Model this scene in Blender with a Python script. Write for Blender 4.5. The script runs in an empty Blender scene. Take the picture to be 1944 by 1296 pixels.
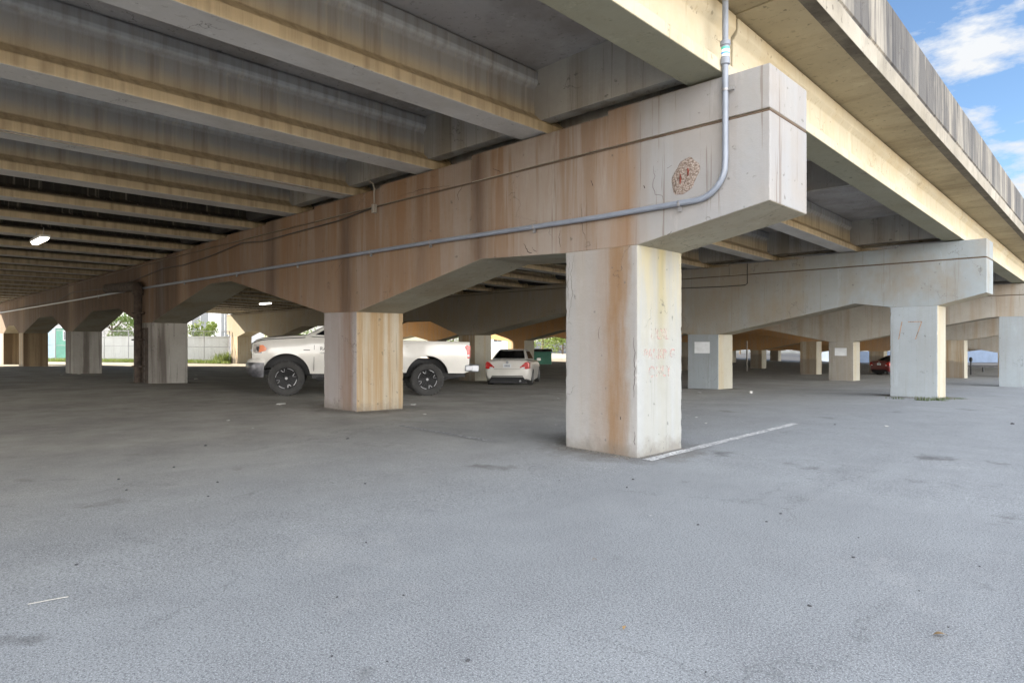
import bpy, bmesh, math, random
from mathutils import Vector, Matrix, noise
R = math.radians
random.seed(7)
sc = bpy.context.scene
# ------------------------------------------------------------------ camera
# u = distance along a pier (units, from the near cap end), v = distance along the girders,
# h = height above eye level; one unit is S metres
S = 1.45
F = 1230.0
PHI = math.atan2(1285.0, F) ; CX, SX = math.cos(R(43.76)), math.sin(R(43.76))
CU, CV = -1.93, -4.765
def W(u, v, h): return Vector((-u*S, v*S, (h+1)*S))
CAMLOC = W(CU, CV, 0)
cam = bpy.data.cameras.new("camera"); co = bpy.data.objects.new("camera", cam)
sc.collection.objects.link(co); sc.camera = co
co.location = CAMLOC
cam.sensor_width = 36; cam.lens = F/1944*36; cam.clip_end = 3000; cam.clip_start = .05
co.rotation_euler = (R(90), 0, R(43.76))
def CF(cx, cz, h):          # metres right / metres ahead of the camera foot (in units) -> world
    return CAMLOC + Vector((CX*cx - SX*cz, SX*cx + CX*cz, h))*S
# ------------------------------------------------------------------ light
SUN_EL, SUN_OFF = 25.0, 30.0           # sun: beyond the far (left) edge of the bridge
sd = (Vector((-math.cos(R(SUN_OFF)), -math.sin(R(SUN_OFF)), 0))*math.cos(R(SUN_EL)) + Vector((0,0,math.sin(R(SUN_EL)))))
sun = bpy.data.lights.new("sun", 'SUN'); so = bpy.data.objects.new("sun", sun); sc.collection.objects.link(so)
sun.energy = 5.0; sun.angle = R(.5); sun.color = (1, .86, .66)
so.rotation_euler = sd.to_track_quat('Z', 'Y').to_euler(); so.location = (0, 0, 60)
w = bpy.data.worlds.new("World"); sc.world = w; w.use_nodes = True
nt = w.node_tree; N = nt.nodes; L = nt.links
bg = N['Background']
sky = N.new('ShaderNodeTexSky'); sky.sky_type = 'NISHITA'; sky.sun_disc = False
sky.sun_elevation = R(SUN_EL); sky.sun_rotation = math.atan2(sd.x, sd.y)
sky.air_density = 1.0; sky.dust_density = .35; sky.ozone_density = 3.5
tc = N.new('ShaderNodeTexCoord')
mp = N.new('ShaderNodeMapping'); mp.inputs['Scale'].default_value = (1, 1, 2.4); mp.inputs['Location'].default_value = (1.30, .62, .1)
n1 = N.new('ShaderNodeTexNoise'); n1.inputs['Scale'].default_value = 3.6; n1.inputs['Detail'].default_value = 8; n1.inputs['Roughness'].default_value = .56
L.new(tc.outputs['Generated'], mp.inputs[0]); L.new(mp.outputs[0], n1.inputs[0])
sep = N.new('ShaderNodeSeparateXYZ'); L.new(tc.outputs['Generated'], sep.inputs[0])
# denser cloud behind the camera, added out of view to fill the shade
dt = N.new('ShaderNodeVectorMath'); dt.operation = 'DOT_PRODUCT'; L.new(tc.outputs['Generated'], dt.inputs[0]); dt.inputs[1].default_value = (.75, -.62, .1)
mr = N.new('ShaderNodeMapRange'); L.new(dt.outputs['Value'], mr.inputs[0]); mr.inputs[1].default_value = -.1; mr.inputs[2].default_value = .7; mr.inputs[3].default_value = 0; mr.inputs[4].default_value = .30
ad = N.new('ShaderNodeMath'); ad.operation = 'ADD'; L.new(n1.outputs[0], ad.inputs[0]); L.new(mr.outputs[0], ad.inputs[1])
def skydir(px, py):
    v = Vector((CX*(px-972)/F - SX, SX*(px-972)/F + CX, (648-py)/F)).normalized(); return v
acc = ad
for (px, py, r0, k0) in ((1905, 35, .11, .15), (1800, 110, .075, .13), (1862, 232, .035, .17), (1835, 150, .04, .06), (1925, 305, .05, .07)):
    dd = N.new('ShaderNodeVectorMath'); dd.operation = 'DISTANCE'; L.new(tc.outputs['Generated'], dd.inputs[0]); dd.inputs[1].default_value = skydir(px, py)
    m3 = N.new('ShaderNodeMapRange'); m3.interpolation_type = 'SMOOTHSTEP'; L.new(dd.outputs['Value'], m3.inputs[0]); m3.inputs[1].default_value = 0; m3.inputs[2].default_value = r0; m3.inputs[3].default_value = k0; m3.inputs[4].default_value = 0
    a3 = N.new('ShaderNodeMath'); a3.operation = 'ADD'; L.new(acc.outputs[0], a3.inputs[0]); L.new(m3.outputs[0], a3.inputs[1]); acc = a3
n9 = N.new('ShaderNodeTexNoise'); n9.inputs['Scale'].default_value = 17; n9.inputs['Detail'].default_value = 7; n9.inputs['Roughness'].default_value = .6; L.new(mp.outputs[0], n9.inputs[0])
m9 = N.new('ShaderNodeMapRange'); L.new(n9.outputs[0], m9.inputs[0]); m9.inputs[1].default_value = .2; m9.inputs[2].default_value = .8; m9.inputs[3].default_value = -.20; m9.inputs[4].default_value = .20
a9 = N.new('ShaderNodeMath'); a9.operation = 'ADD'; L.new(acc.outputs[0], a9.inputs[0]); L.new(m9.outputs[0], a9.inputs[1]); ad = a9
cr = N.new('ShaderNodeValToRGB'); cr.color_ramp.elements[0].position = .50; cr.color_ramp.elements[1].position = .68; L.new(ad.outputs[0], cr.inputs[0])
SKYK = .06
sm = N.new('ShaderNodeVectorMath'); sm.operation = 'SCALE'; L.new(sky.outputs[0], sm.inputs[0]); sm.inputs['Scale'].default_value = 1.0
mx = N.new('ShaderNodeMixRGB'); L.new(cr.outputs[0], mx.inputs[0]); L.new(sm.outputs[0], mx.inputs[1]); 
m2 = N.new('ShaderNodeMapRange'); L.new(dt.outputs['Value'], m2.inputs[0]); m2.inputs[1].default_value = -.2; m2.inputs[2].default_value = .6; m2.inputs[3].default_value = 4.0; m2.inputs[4].default_value = 26  # cloud far brighter behind the camera, as unseen fill

# bright warm horizon haze, added out of view as fill light under the deck
mz = N.new('ShaderNodeMapRange'); L.new(sep.outputs[2], mz.inputs[0]); mz.inputs[1].default_value = .05; mz.inputs[2].default_value = .55; mz.inputs[3].default_value = 1.9; mz.inputs[4].default_value = .62
mw = N.new('ShaderNodeMapRange'); L.new(sep.outputs[2], mw.inputs[0]); mw.inputs[1].default_value = .08; mw.inputs[2].default_value = .5
mc = N.new('ShaderNodeMixRGB'); L.new(mw.outputs[0], mc.inputs[0]); mc.inputs[1].default_value = (1.0, .965, .91, 1); mc.inputs[2].default_value = (.93, .99, 1.07, 1)
m5 = N.new('ShaderNodeMapRange'); L.new(dt.outputs['Value'], m5.inputs[0]); m5.inputs[1].default_value = -.2; m5.inputs[2].default_value = .3      # only on the side behind the photographer
m6 = N.new('ShaderNodeMix'); m6.data_type = 'FLOAT'; L.new(m5.outputs[0], m6.inputs[0]); m6.inputs[2].default_value = 1.; L.new(mz.outputs[0], m6.inputs[3])
m7 = N.new('ShaderNodeMath'); m7.operation = 'MULTIPLY'; L.new(m2.outputs[0], m7.inputs[0]); L.new(m6.outputs[0], m7.inputs[1])
cs = N.new('ShaderNodeVectorMath'); cs.operation = 'SCALE'; L.new(mc.outputs[0], cs.inputs[0]); L.new(m7.outputs[0], cs.inputs['Scale']); L.new(cs.outputs[0], mx.inputs[2])
L.new(mx.outputs[0], bg.inputs[0]); bg.inputs[1].default_value = SKYK
vs = sc.view_settings; vs.view_transform = 'Standard'; vs.look = 'None'; vs.exposure = 2.02; vs.gamma = 1; vs.use_curve_mapping = False
sc.render.resolution_x, sc.render.resolution_y = 1024, 682
sc.render.engine = 'CYCLES'
sc.cycles.max_bounces = 12; sc.cycles.diffuse_bounces = 10

# ------------------------------------------------------------------ helpers
def link(o): sc.collection.objects.link(o); return o
def tag(o, label=None, cat=None, group=None, kind=None):
    if label: o['label'] = label
    if cat: o['category'] = cat
    if group: o['group'] = group
    if kind: o['kind'] = kind
    return o
def empty(name, loc, rz=0):
    o = bpy.data.objects.new(name, None); link(o); o.location = loc; o.rotation_euler = (0, 0, rz); o.empty_display_size = .2
    return o
class MB:
    def __init__(s): s.v = []; s.f = []; s.m = []
    def add(s, vs, fs, mi=0):
        o = len(s.v); s.v += [tuple(p) for p in vs]; s.f += [tuple(i+o for i in f) for f in fs]; s.m += [mi]*len(fs)
    def box(s, a, b, mi=0):
        x0, y0, z0 = a; x1, y1, z1 = b
        s.add([(x0,y0,z0),(x1,y0,z0),(x1,y1,z0),(x0,y1,z0),(x0,y0,z1),(x1,y0,z1),(x1,y1,z1),(x0,y1,z1)],
              [(0,3,2,1),(4,5,6,7),(0,1,5,4),(1,2,6,5),(2,3,7,6),(3,0,4,7)], mi)
    def prism(s, pts, off, mi=0):     # closed polygon (3-D points) pushed along off
        n = len(pts); off = Vector(off); p2 = [Vector(p)+off for p in pts]
        s.add(list(pts)+p2, [tuple(reversed(range(n))), tuple(range(n, 2*n))]+[(i, (i+1)%n, n+(i+1)%n, n+i) for i in range(n)], mi)
    def strip(s, top, bot, off, mi=0):  # wall made of quads between two polylines of equal length
        n = len(top); off = Vector(off)
        for i in range(n-1):
            a, b, c, d = Vector(bot[i]), Vector(bot[i+1]), Vector(top[i+1]), Vector(top[i])
            s.add([a,b,c,d,a+off,b+off,c+off,d+off], [(0,1,2,3),(7,6,5,4),(1,0,4,5),(3,2,6,7)]+([(0,3,7,4)] if i==0 else [])+([(2,1,5,6)] if i==n-2 else []), mi)
    def tube(s, pts, r, n=10, mi=0, cap=True):
        pts = [Vector(p) for p in pts]; rings = []
        rr = r if isinstance(r, (list, tuple)) else [r]*len(pts)
        up = None
        for i, p in enumerate(pts):
            d = (pts[min(i+1, len(pts)-1)]-pts[max(i-1, 0)]).normalized()
            if up is None: up = d.orthogonal().normalized()
            up = (up - d*up.dot(d)).normalized(); sd_ = d.cross(up)
            rings.append([p+(up*math.cos(2*math.pi*k/n)+sd_*math.sin(2*math.pi*k/n))*rr[i] for k in range(n)])
        vs = [q for g in rings for q in g]; fs = []
        for i in range(len(pts)-1):
            for k in range(n): fs.append((i*n+k, i*n+(k+1)%n, (i+1)*n+(k+1)%n, (i+1)*n+k))
        if cap: fs += [tuple(reversed(range(n))), tuple(range((len(pts)-1)*n, len(pts)*n))]
        s.add(vs, fs, mi)
    def lathe(s, prof, n=32, c=(0,0,0), axis='y', mi=0):   # prof: (r, a) pairs round an axis
        vs = []; fs = []
        for r, a in prof:
            for k in range(n):
                t = 2*math.pi*k/n; p, q = r*math.cos(t), r*math.sin(t)
                vs.append((c[0]+p, c[1]+a, c[2]+q) if axis == 'y' else ((c[0]+p, c[1]+q, c[2]+a) if axis == 'z' else (c[0]+a, c[1]+p, c[2]+q)))
        for i in range(len(prof)-1):
            for k in range(n): fs.append((i*n+k, i*n+(k+1)%n, (i+1)*n+(k+1)%n, (i+1)*n+k))
        s.add(vs, fs, mi)
    def build(s, name, mats, parent=None, smooth=None, bevel=0, fix=True):
        me = bpy.data.meshes.new(name); me.from_pydata(s.v, [], s.f)
        for m in (mats if isinstance(mats, (list, tuple)) else [mats]): me.materials.append(m)
        for p, mi in zip(me.polygons, s.m): p.material_index = mi
        if fix:
            bm = bmesh.new(); bm.from_mesh(me); bmesh.ops.remove_doubles(bm, verts=bm.verts, dist=1e-5); bmesh.ops.recalc_face_normals(bm, faces=bm.faces); bm.to_mesh(me); bm.free()
        if smooth is not None:
            for p in me.polygons: p.use_smooth = True
            me.set_sharp_from_angle(angle=R(smooth))
        o = bpy.data.objects.new(name, me); link(o)
        if parent: o.parent = parent
        if bevel:
            b = o.modifiers.new('b', 'BEVEL'); b.width = bevel; b.segments = 2; b.limit_method = 'ANGLE'; b.angle_limit = R(35)
        return o
def boolean(o, cutters):
    for c in cutters:
        c.parent = o.parent
        m = o.modifiers.new('x', 'BOOLEAN'); m.operation = 'DIFFERENCE'; m.object = c; m.solver = 'EXACT'
    dg = bpy.context.evaluated_depsgraph_get(); dg.update()
    me = bpy.data.meshes.new_from_object(o.evaluated_get(dg))
    o.modifiers.clear(); o.data = me
    for c in cutters: bpy.data.objects.remove(c)
    for p in me.polygons: p.use_smooth = True
    me.set_sharp_from_angle(angle=R(32))
    return o
def text(name, body, size, mat, parent, M, ext=.001, bold=0):
    cu = bpy.data.curves.new(name, 'FONT'); cu.body = body; cu.size = size; cu.extrude = ext; cu.offset = bold; cu.align_x = 'CENTER'
    t = bpy.data.objects.new(name+'_c', cu); link(t)
    dg = bpy.context.evaluated_depsgraph_get(); dg.update()
    me = bpy.data.meshes.new_from_object(t.evaluated_get(dg)); bpy.data.objects.remove(t)
    me.materials.clear(); me.materials.append(mat)
    o = bpy.data.objects.new(name, me); link(o); me.transform(M)
    if parent: o.parent = parent
    return o
# ------------------------------------------------------------------ materials
class NT:
    def __init__(s, name):
        s.m = bpy.data.materials.new(name); s.m.use_nodes = True; s.t = s.m.node_tree
        s.b = s.t.nodes['Principled BSDF']; s.tc = s.t.nodes.new('ShaderNodeTexCoord')
        s.sep = s.t.nodes.new('ShaderNodeSeparateXYZ'); s.t.links.new(s.tc.outputs['Object'], s.sep.inputs[0])
    def n(s, t): return s.t.nodes.new(t)
    def l(s, a, b): s.t.links.new(a, b)
    def noise(s, scale, detail=4, rough=.55, vec=None, stretch=None, loc=(0,0,0), dist=0):
        x = s.n('ShaderNodeTexNoise'); x.inputs['Scale'].default_value = scale; x.inputs['Detail'].default_value = detail; x.inputs['Roughness'].default_value = rough; x.inputs['Distortion'].default_value = dist
        mp = s.n('ShaderNodeMapping'); mp.inputs['Scale'].default_value = stretch or (1,1,1); mp.inputs['Location'].default_value = loc
        s.l(vec or s.tc.outputs['Object'], mp.inputs[0]); s.l(mp.outputs[0], x.inputs[0]); return x.outputs[0]
    def ramp(s, fac, stops, interp='LINEAR'):
        x = s.n('ShaderNodeValToRGB'); e = x.color_ramp.elements; x.color_ramp.interpolation = interp
        while len(e) < len(stops): e.new(.5)
        for k, (p, c) in enumerate(stops):
            e[k].position = p; e[k].color = (c, c, c, 1) if not isinstance(c, tuple) else (*c, 1)
        s.l(fac, x.inputs[0]); return x.outputs[0]
    def mix(s, f, a, b, mode='MIX'):
        x = s.n('ShaderNodeMixRGB'); x.blend_type = mode
        for i, q in enumerate((f, a, b)):
            if hasattr(q, 'links'): s.l(q, x.inputs[i])
            elif isinstance(q, tuple): x.inputs[i].default_value = (*q, 1)
            else: x.inputs[i].default_value = q
        return x.outputs[0]
    def math(s, op, a, b=0, clamp=False):
        x = s.n('ShaderNodeMath'); x.operation = op; x.use_clamp = clamp
        for i, q in enumerate((a, b)):
            if hasattr(q, 'links'): s.l(q, x.inputs[i])
            else: x.inputs[i].default_value = q
        return x.outputs[0]
    def mr(s, a, lo, hi, o0=0., o1=1.):
        x = s.n('ShaderNodeMapRange'); s.l(a, x.inputs[0]); x.inputs[1].default_value = lo; x.inputs[2].default_value = hi; x.inputs[3].default_value = o0; x.inputs[4].default_value = o1
        return x.outputs[0]
    def bump(s, h, strength=.3, dist=.01, prev=None):
        x = s.n('ShaderNodeBump'); x.inputs['Strength'].default_value = strength; x.inputs['Distance'].default_value = dist; s.l(h, x.inputs['Height'])
        if prev: s.l(prev, x.inputs['Normal'])
        return x.outputs[0]
    def out(s, col, rough=.85, nrm=None, metal=0, **k):
        if hasattr(col, 'links'): s.l(col, s.b.inputs['Base Color'])
        else: s.b.inputs['Base Color'].default_value = (*col, 1)
        if hasattr(rough, 'links'): s.l(rough, s.b.inputs['Roughness'])
        else: s.b.inputs['Roughness'].default_value = rough
        s.b.inputs['Metallic'].default_value = metal
        if nrm: s.l(nrm, s.b.inputs['Normal'])
        for q, v in k.items(): s.b.inputs[q.replace('_', ' ')].default_value = v
        return s.m
def concrete(name, base, dark, stain, amount=.5, sharp=(.48, .66), bands=None, bandcol=(.3,.16,.07), black=.0, seed=0, streak=(2.2, 2.2, .12), soot=None, lite=None, feet=None, ystain=None):
    t = NT(name)
    blot = t.ramp(t.noise(.55, 7, .6, loc=(seed, seed, 0)), [(.35, 0.), (.68, 1.)])
    c = t.mix(blot, base, dark)
    c = t.mix(t.math('MULTIPLY', t.ramp(t.noise(6, 6, .7, loc=(seed, 3, 1)), [(.35, 0.), (.75, 1.)]), .3), c, tuple(q*.72 for q in base))
    st = t.ramp(t.noise(1.0, 6, .62, stretch=streak, loc=(seed*2, 1, 0), dist=.15), [(sharp[0], 0.), (sharp[1], 1.)])
    am = t.math('MULTIPLY', st, amount)
    if lite: am = t.math('MULTIPLY', am, t.mr(t.sep.outputs[2], 2.3, 4.0, .45, 1.))
    if lite: am = t.math('MULTIPLY', am, t.ramp(t.mr(t.sep.outputs[0], lite[0], lite[1]), lite[2]))
    if lite:      # bare cool grey concrete toward the outer end
        gr = t.ramp(t.mr(t.sep.outputs[0], lite[0], lite[1]), [(p_, 1-a_) for p_, a_ in lite[2]])
        c = t.mix(t.math('MULTIPLY', gr, t.mr(t.noise(1.1, 5, .6, loc=(3, 1, 9)), .35, .62, .35, 1.)), c, (.255,.262,.275))
    c = t.mix(am, c, stain)
    # crisp thin runs and pale mineral streaks
    thin = t.ramp(t.noise(4.5, 4, .7, stretch=(2.4, 2.4, .06), loc=(seed, 4, 1)), [(.60, 0.), (.63, 1.)])
    c = t.mix(t.math('MULTIPLY', thin, amount*.55), c, tuple(q*.6 for q in stain))
    pale = t.ramp(t.noise(2.6, 5, .7, stretch=(1.3, 1.3, .25), loc=(seed+5, 7, 2)), [(.60, 0.), (.70, 1.)])
    c = t.mix(t.math('MULTIPLY', pale, .35), c, tuple(min(.7, q*1.25) for q in base))
    if bands:
        lo, hi, stops = bands
        x = t.mr(t.math('ADD', t.sep.outputs[0], t.math('MULTIPLY', t.math('SUBTRACT', t.noise(1.3, 5, .7, stretch=(1, 1, .5), loc=(2, 5, 0)), .5), .28)), lo, hi)
        b = t.ramp(x, stops)
        vv = t.mr(t.noise(2.5, 5, .7, stretch=(2.5, 2.5, .3), loc=(9, 5, 0)), .3, .6, .55, 1.)
        c = t.mix(t.math('MULTIPLY', b, vv), c, bandcol)
    if ystain:
        yc, yw, z0_, z1_, yc_ = ystain
        dy = t.math('ABSOLUTE', t.math('SUBTRACT', t.math('ADD', t.sep.outputs[1], t.math('MULTIPLY', t.math('SUBTRACT', t.noise(2.5, 4, .6), .5), .12)), yc))
        c = t.mix(t.math('MULTIPLY', t.math('MULTIPLY', t.mr(dy, yw, yw*.2), t.mr(t.sep.outputs[2], z0_, z1_, .15, 1.)), .8), c, yc_)
        c = t.mix(t.math('MULTIPLY', t.math('MULTIPLY', t.mr(t.sep.outputs[2], z0_+.6, z1_+.1), t.mr(t.noise(3, 5, .6, stretch=(2,2,.3)), .35, .6)), .6), c, (.40,.34,.18))
    if soot:
        lo, hi, stops = soot
        x = t.mr(t.math('ADD', t.sep.outputs[0], t.math('MULTIPLY', t.math('SUBTRACT', t.noise(2, 5, .7, stretch=(1, 1, .4), loc=(6, 1, 0)), .5), .22)), lo, hi)
        c = t.mix(t.math('MULTIPLY', t.ramp(x, stops), t.mr(t.noise(2.2, 4, .6, stretch=(2, 2, .3), loc=(3, 3, 0)), .3, .6, .7, 1.)), c, (.065,.042,.03))
    if black:
        bk = t.ramp(t.noise(3.2, 6, .7, stretch=(2.6, 2.6, .16), loc=(4+seed, 2, 7)), [(.5, 0.), (.66, 1.)])
        c = t.mix(t.math('MULTIPLY', bk, black), c, (.045, .045, .05))
    if feet is not None:      # splashed dirt round the foot
        ft = t.math('ADD', t.sep.outputs[2], t.math('MULTIPLY', t.noise(4, 5, .7, loc=(seed, 1, 4)), -.55))
        c = t.mix(t.math('MULTIPLY', t.mr(ft, feet-.12, feet-.32), .6), c, (.14,.12,.10))
    # pock marks, grime spots and hairline cracks
    sp = t.ramp(t.noise(9, 3, .5, loc=(seed, 8, 3)), [(.68, 0.), (.73, 1.)])
    c = t.mix(t.math('MULTIPLY', sp, .6), c, tuple(q*.35 for q in dark))
    vo = t.n('ShaderNodeTexVoronoi'); vo.feature = 'DISTANCE_TO_EDGE'; vo.inputs['Scale'].default_value = .8
    vmap = t.n('ShaderNodeVectorMath'); vmap.operation = 'ADD'
    nn = t.n('ShaderNodeTexNoise'); nn.inputs['Scale'].default_value = 3; nn.inputs['Detail'].default_value = 6; t.l(t.tc.outputs['Object'], nn.inputs[0])
    t.l(t.tc.outputs['Object'], vmap.inputs[0]); t.l(nn.outputs['Color'], vmap.inputs[1]); t.l(vmap.outputs[0], vo.inputs['Vector'])
    ck = t.math('MULTIPLY', t.ramp(vo.outputs[0], [(0., 1.), (.006, 0.)]), t.ramp(t.noise(.9, 2, .5, loc=(3, seed, 1)), [(.56, 0.), (.6, 1.)]))
    c = t.mix(t.math('MULTIPLY', ck, .7), c, (.06, .05, .045))
    h = t.noise(55, 5, .7); h2 = t.noise(7, 4, .6)
    nb = t.bump(h2, .25, .03); nb = t.bump(h, .35, .006, nb); nb = t.bump(ck, .4, -.01, nb)
    return t.out(c, .88, nb, Specular_IOR_Level=.3)
def plain(name, col, rough=.5, metal=0, var=.12, scale=4, bumpy=0, **k):
    t = NT(name)
    c = t.mix(t.mr(t.noise(scale, 5, .6), .35, .65), tuple(q*(1-var) for q in col), tuple(min(1, q*(1+var)) for q in col))
    return t.out(c, rough, t.bump(t.noise(scale*8, 4, .6), bumpy, .01) if bumpy else None, metal, **k)
def emit(name, col, s):
    t = NT(name); t.b.inputs['Emission Color'].default_value = (*col, 1); t.b.inputs['Emission Strength'].default_value = s
    return t.out(col, .4)
def u2x(stops, U0, U1):     # stops given in u; object x = -u*S
    lo, hi = -U1*S, -U0*S
    return lo, hi, sorted([((-u*S-lo)/(hi-lo), a) for u, a in stops])
M = {}
# first pier: brown run-off bands, each at the place where it stands
capst = [(-.2,.0),(.9,.0),(1.18,.1),(1.24,.8),(1.5,.6),(1.62,.3),(2.3,.35),(2.75,.6),(3.0,.5),(3.12,1.),(3.3,.4),(3.7,.7),(4.1,.75),(4.6,1.),(4.9,.8),(5.4,.6),(5.9,1.),(6.3,.6),(7.2,.95),(8.3,.7),(9.5,.95),(11,.8),(12.6,.7),(12.75,.1),(13.0,.15),(13.2,.8),(15,.8),(20,.7),(33.9,.7)]
sootst = [(-.2,0),(2.98,.0),(3.05,.85),(3.2,.75),(3.3,.05),(4.05,.0),(4.12,.45),(4.25,0),(5.55,.0),(5.63,.8),(5.82,.7),(5.9,.05),(7.7,.1),(7.8,.75),(8.05,.6),(8.15,.15),(9.6,.35),(11.3,.5),(11.42,.1),(11.85,.05),(11.95,.75),(13.2,.95),(13.4,.45),(14.1,.35),(14.4,.9),(19.6,.8),(20.5,.1),(21,.8),(27,.6),(27.6,.2),(28.5,.7),(33.9,.5)]
M['cap'] = concrete('stained_cap_concrete', (.31,.295,.28), (.245,.22,.195), (.165,.10,.058), .8, (.47,.55), bands=u2x(capst, -.5, 34), bandcol=(.225,.135,.075), soot=u2x(sootst, -.5, 34), lite=u2x([(-.2,.12),(1.1,.2),(1.3,.8),(3,1),(33.9,1)], -.5, 34), seed=1)
M['col_front'] = concrete('column_concrete', (.31,.305,.30), (.265,.257,.25), (.30,.23,.16), .25, bands=u2x([(1.1,.0),(1.20,.05),(1.25,.8),(1.33,1.),(1.42,.9),(1.50,.5),(1.66,.12),(1.75,0),(1.95,0)], 1.0, 2.1), bandcol=(.205,.128,.072), seed=3, feet=.05)
M['col_warm'] = concrete('ochre_streaked_concrete', (.40,.355,.285), (.33,.285,.21), (.27,.17,.075), .75, (.45,.58), feet=.12, seed=5, streak=(2.8,2.8,.1))
M['col_grey'] = concrete('soot_streaked_concrete', (.34,.325,.30), (.24,.225,.2), (.085,.07,.06), .8, (.46,.56), seed=6, streak=(1.6,1.6,.06))
M['col_brown'] = concrete('brown_streaked_concrete', (.27,.20,.12), (.20,.15,.09), (.09,.06,.035), .8, (.46,.58), seed=7, streak=(1.8,1.8,.06))
M['col_side'] = concrete('pale_column_side_concrete', (.31,.315,.31), (.275,.28,.27), (.27,.25,.19), .35, seed=24, feet=.05, ystain=(.56, .13, .6, 2.6, (.22,.19,.10)))
M['capsof'] = concrete('olive_cap_soffit', (.34,.325,.26), (.28,.255,.20), (.20,.15,.09), .5, seed=25, streak=(.8,.8,.8))  # olive tint paints the bounce light under the cap
M['col_mauve'] = concrete('mauve_grey_column_concrete', (.33,.31,.31), (.28,.26,.255), (.21,.13,.085), .4, bands=u2x([(5.3,.1),(5.55,.1),(5.62,.9),(5.78,.7),(5.86,.1),(6.3,.15)], 5.3, 6.4), bandcol=(.20,.125,.085), seed=4, feet=.15)
M['pier2'] = concrete('grey_green_concrete', (.27,.315,.345), (.225,.24,.245), (.22,.17,.11), .5, (.46,.66), seed=8, streak=(.8,.8,.5), bands=u2x([(-.2,0),(2.2,.05),(3.2,.45),(5,.6),(8,.75),(14,.8),(33,.8)],-.5,34), bandcol=(.25,.195,.125))
M['col_cream'] = concrete('cream_column_side_concrete', (.40,.38,.32), (.35,.325,.26), (.36,.28,.16), .5, seed=13)  # cream tint paints the warm light on the column sides
M['pier2col'] = concrete('bluish_column_concrete', (.29,.325,.35), (.25,.27,.285), (.22,.22,.20), .4, seed=9)
M['pier3'] = concrete('far_pier_concrete', (.36,.34,.30), (.28,.26,.23), (.24,.16,.09), .5, seed=10, bands=u2x([(-.2,0),(7,0),(10,.9),(33,.9)],-.5,34), bandcol=(.50,.27,.10))  # ochre bands paint warm bounce light on the far part
def girder_mat(nm, wd):
    t = NT(nm)
    blot = t.ramp(t.noise(.6, 6, .6), [(.35, 0.), (.7, 1.)])
    c = t.mix(blot, (.54,.46,.325), (.43,.365,.26))  # tan stands in for the warm light on the girder sides
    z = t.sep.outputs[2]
    # web grey; on deep girders near black, painted shade of the gaps, run-off streaks over it
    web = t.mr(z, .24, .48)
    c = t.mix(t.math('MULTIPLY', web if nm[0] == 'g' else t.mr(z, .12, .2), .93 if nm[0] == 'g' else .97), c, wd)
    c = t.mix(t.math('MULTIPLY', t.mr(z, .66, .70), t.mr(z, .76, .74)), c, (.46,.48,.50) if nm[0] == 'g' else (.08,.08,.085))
    deep = t.mr(t.n('ShaderNodeObjectInfo').outputs['Location'].links, 0, 1) if False else None
    st = t.ramp(t.noise(3.4, 6, .66, stretch=(2.2,2.2,.10)), [(.45,0.),(.68,1.)])
    c = t.mix(t.math('MULTIPLY', st, .5), c, (.17,.135,.10) if nm[0] == 'g' else (.10,.085,.065))
    lt = t.ramp(t.noise(4.6, 5, .66, stretch=(2.5,2.5,.10), loc=(5,1,2)), [(.56,0.),(.7,1.)])
    c = t.mix(t.math('MULTIPLY', lt, .35), c, (.50,.45,.36))
    soot = t.ramp(t.noise(.35, 3, .5, loc=(1,2,3)), [(.5,0.),(.75,1.)])
    c = t.mix(t.math('MULTIPLY', soot, .4), c, (.22,.215,.21))
    nb = t.bump(t.noise(6, 4, .6), .2, .02); nb = t.bump(t.noise(60, 5, .7), .3, .005, nb)
    return t.out(c, .88, nb, Specular_IOR_Level=.3)
M['girder'] = girder_mat('girder_concrete', (.31,.32,.33)); M['girder2'] = girder_mat('sooty_girder_concrete', (.02,.02,.02))  # second copy paints the shade between the deep girders
M['gbot'] = concrete('grey_girder_soffit', (.52,.515,.51), (.44,.435,.43), (.26,.22,.17), .35, seed=21, streak=(.8,.4,.8))  # grey paints the cooler light from the ground on the undersides
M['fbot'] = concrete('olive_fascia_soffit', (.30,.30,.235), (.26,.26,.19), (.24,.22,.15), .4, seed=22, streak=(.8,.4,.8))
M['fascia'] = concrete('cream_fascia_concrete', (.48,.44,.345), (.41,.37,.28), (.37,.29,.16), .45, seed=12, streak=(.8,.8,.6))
M['slab'] = concrete('deck_soffit_concrete', (.40,.385,.375), (.30,.285,.275), (.13,.11,.09), .5, seed=14, streak=(.5,.5,.5))
M['overhang'] = concrete('overhang_concrete', (.37,.325,.225), (.28,.245,.165), (.15,.12,.07), .55, seed=15, streak=(.5,1.4,.5))
M['parapet'] = concrete('weathered_parapet_concrete', (.30,.28,.245), (.19,.185,.175), (.07,.07,.075), .85, (.42,.56), black=.9, seed=16, streak=(1.4,1.4,.16))
M['lip'] = concrete('mottled_edge_concrete', (.34,.32,.28), (.21,.19,.155), (.16,.15,.13), .55, seed=17, streak=(1.5,1.5,1.5))
M['lipdark'] = concrete('dark_drip_edge_concrete', (.17,.155,.125), (.11,.10,.085), (.05,.045,.04), .6, seed=27, streak=(2,2,2))  # darker mottled underside of the parapet lip
M['groove'] = plain('joint_shadow_gap_concrete', (.10,.07,.05), .95)
M['diaph'] = concrete('diaphragm_concrete', (.40,.39,.36), (.29,.28,.265), (.17,.14,.10), .6, seed=19)
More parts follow.
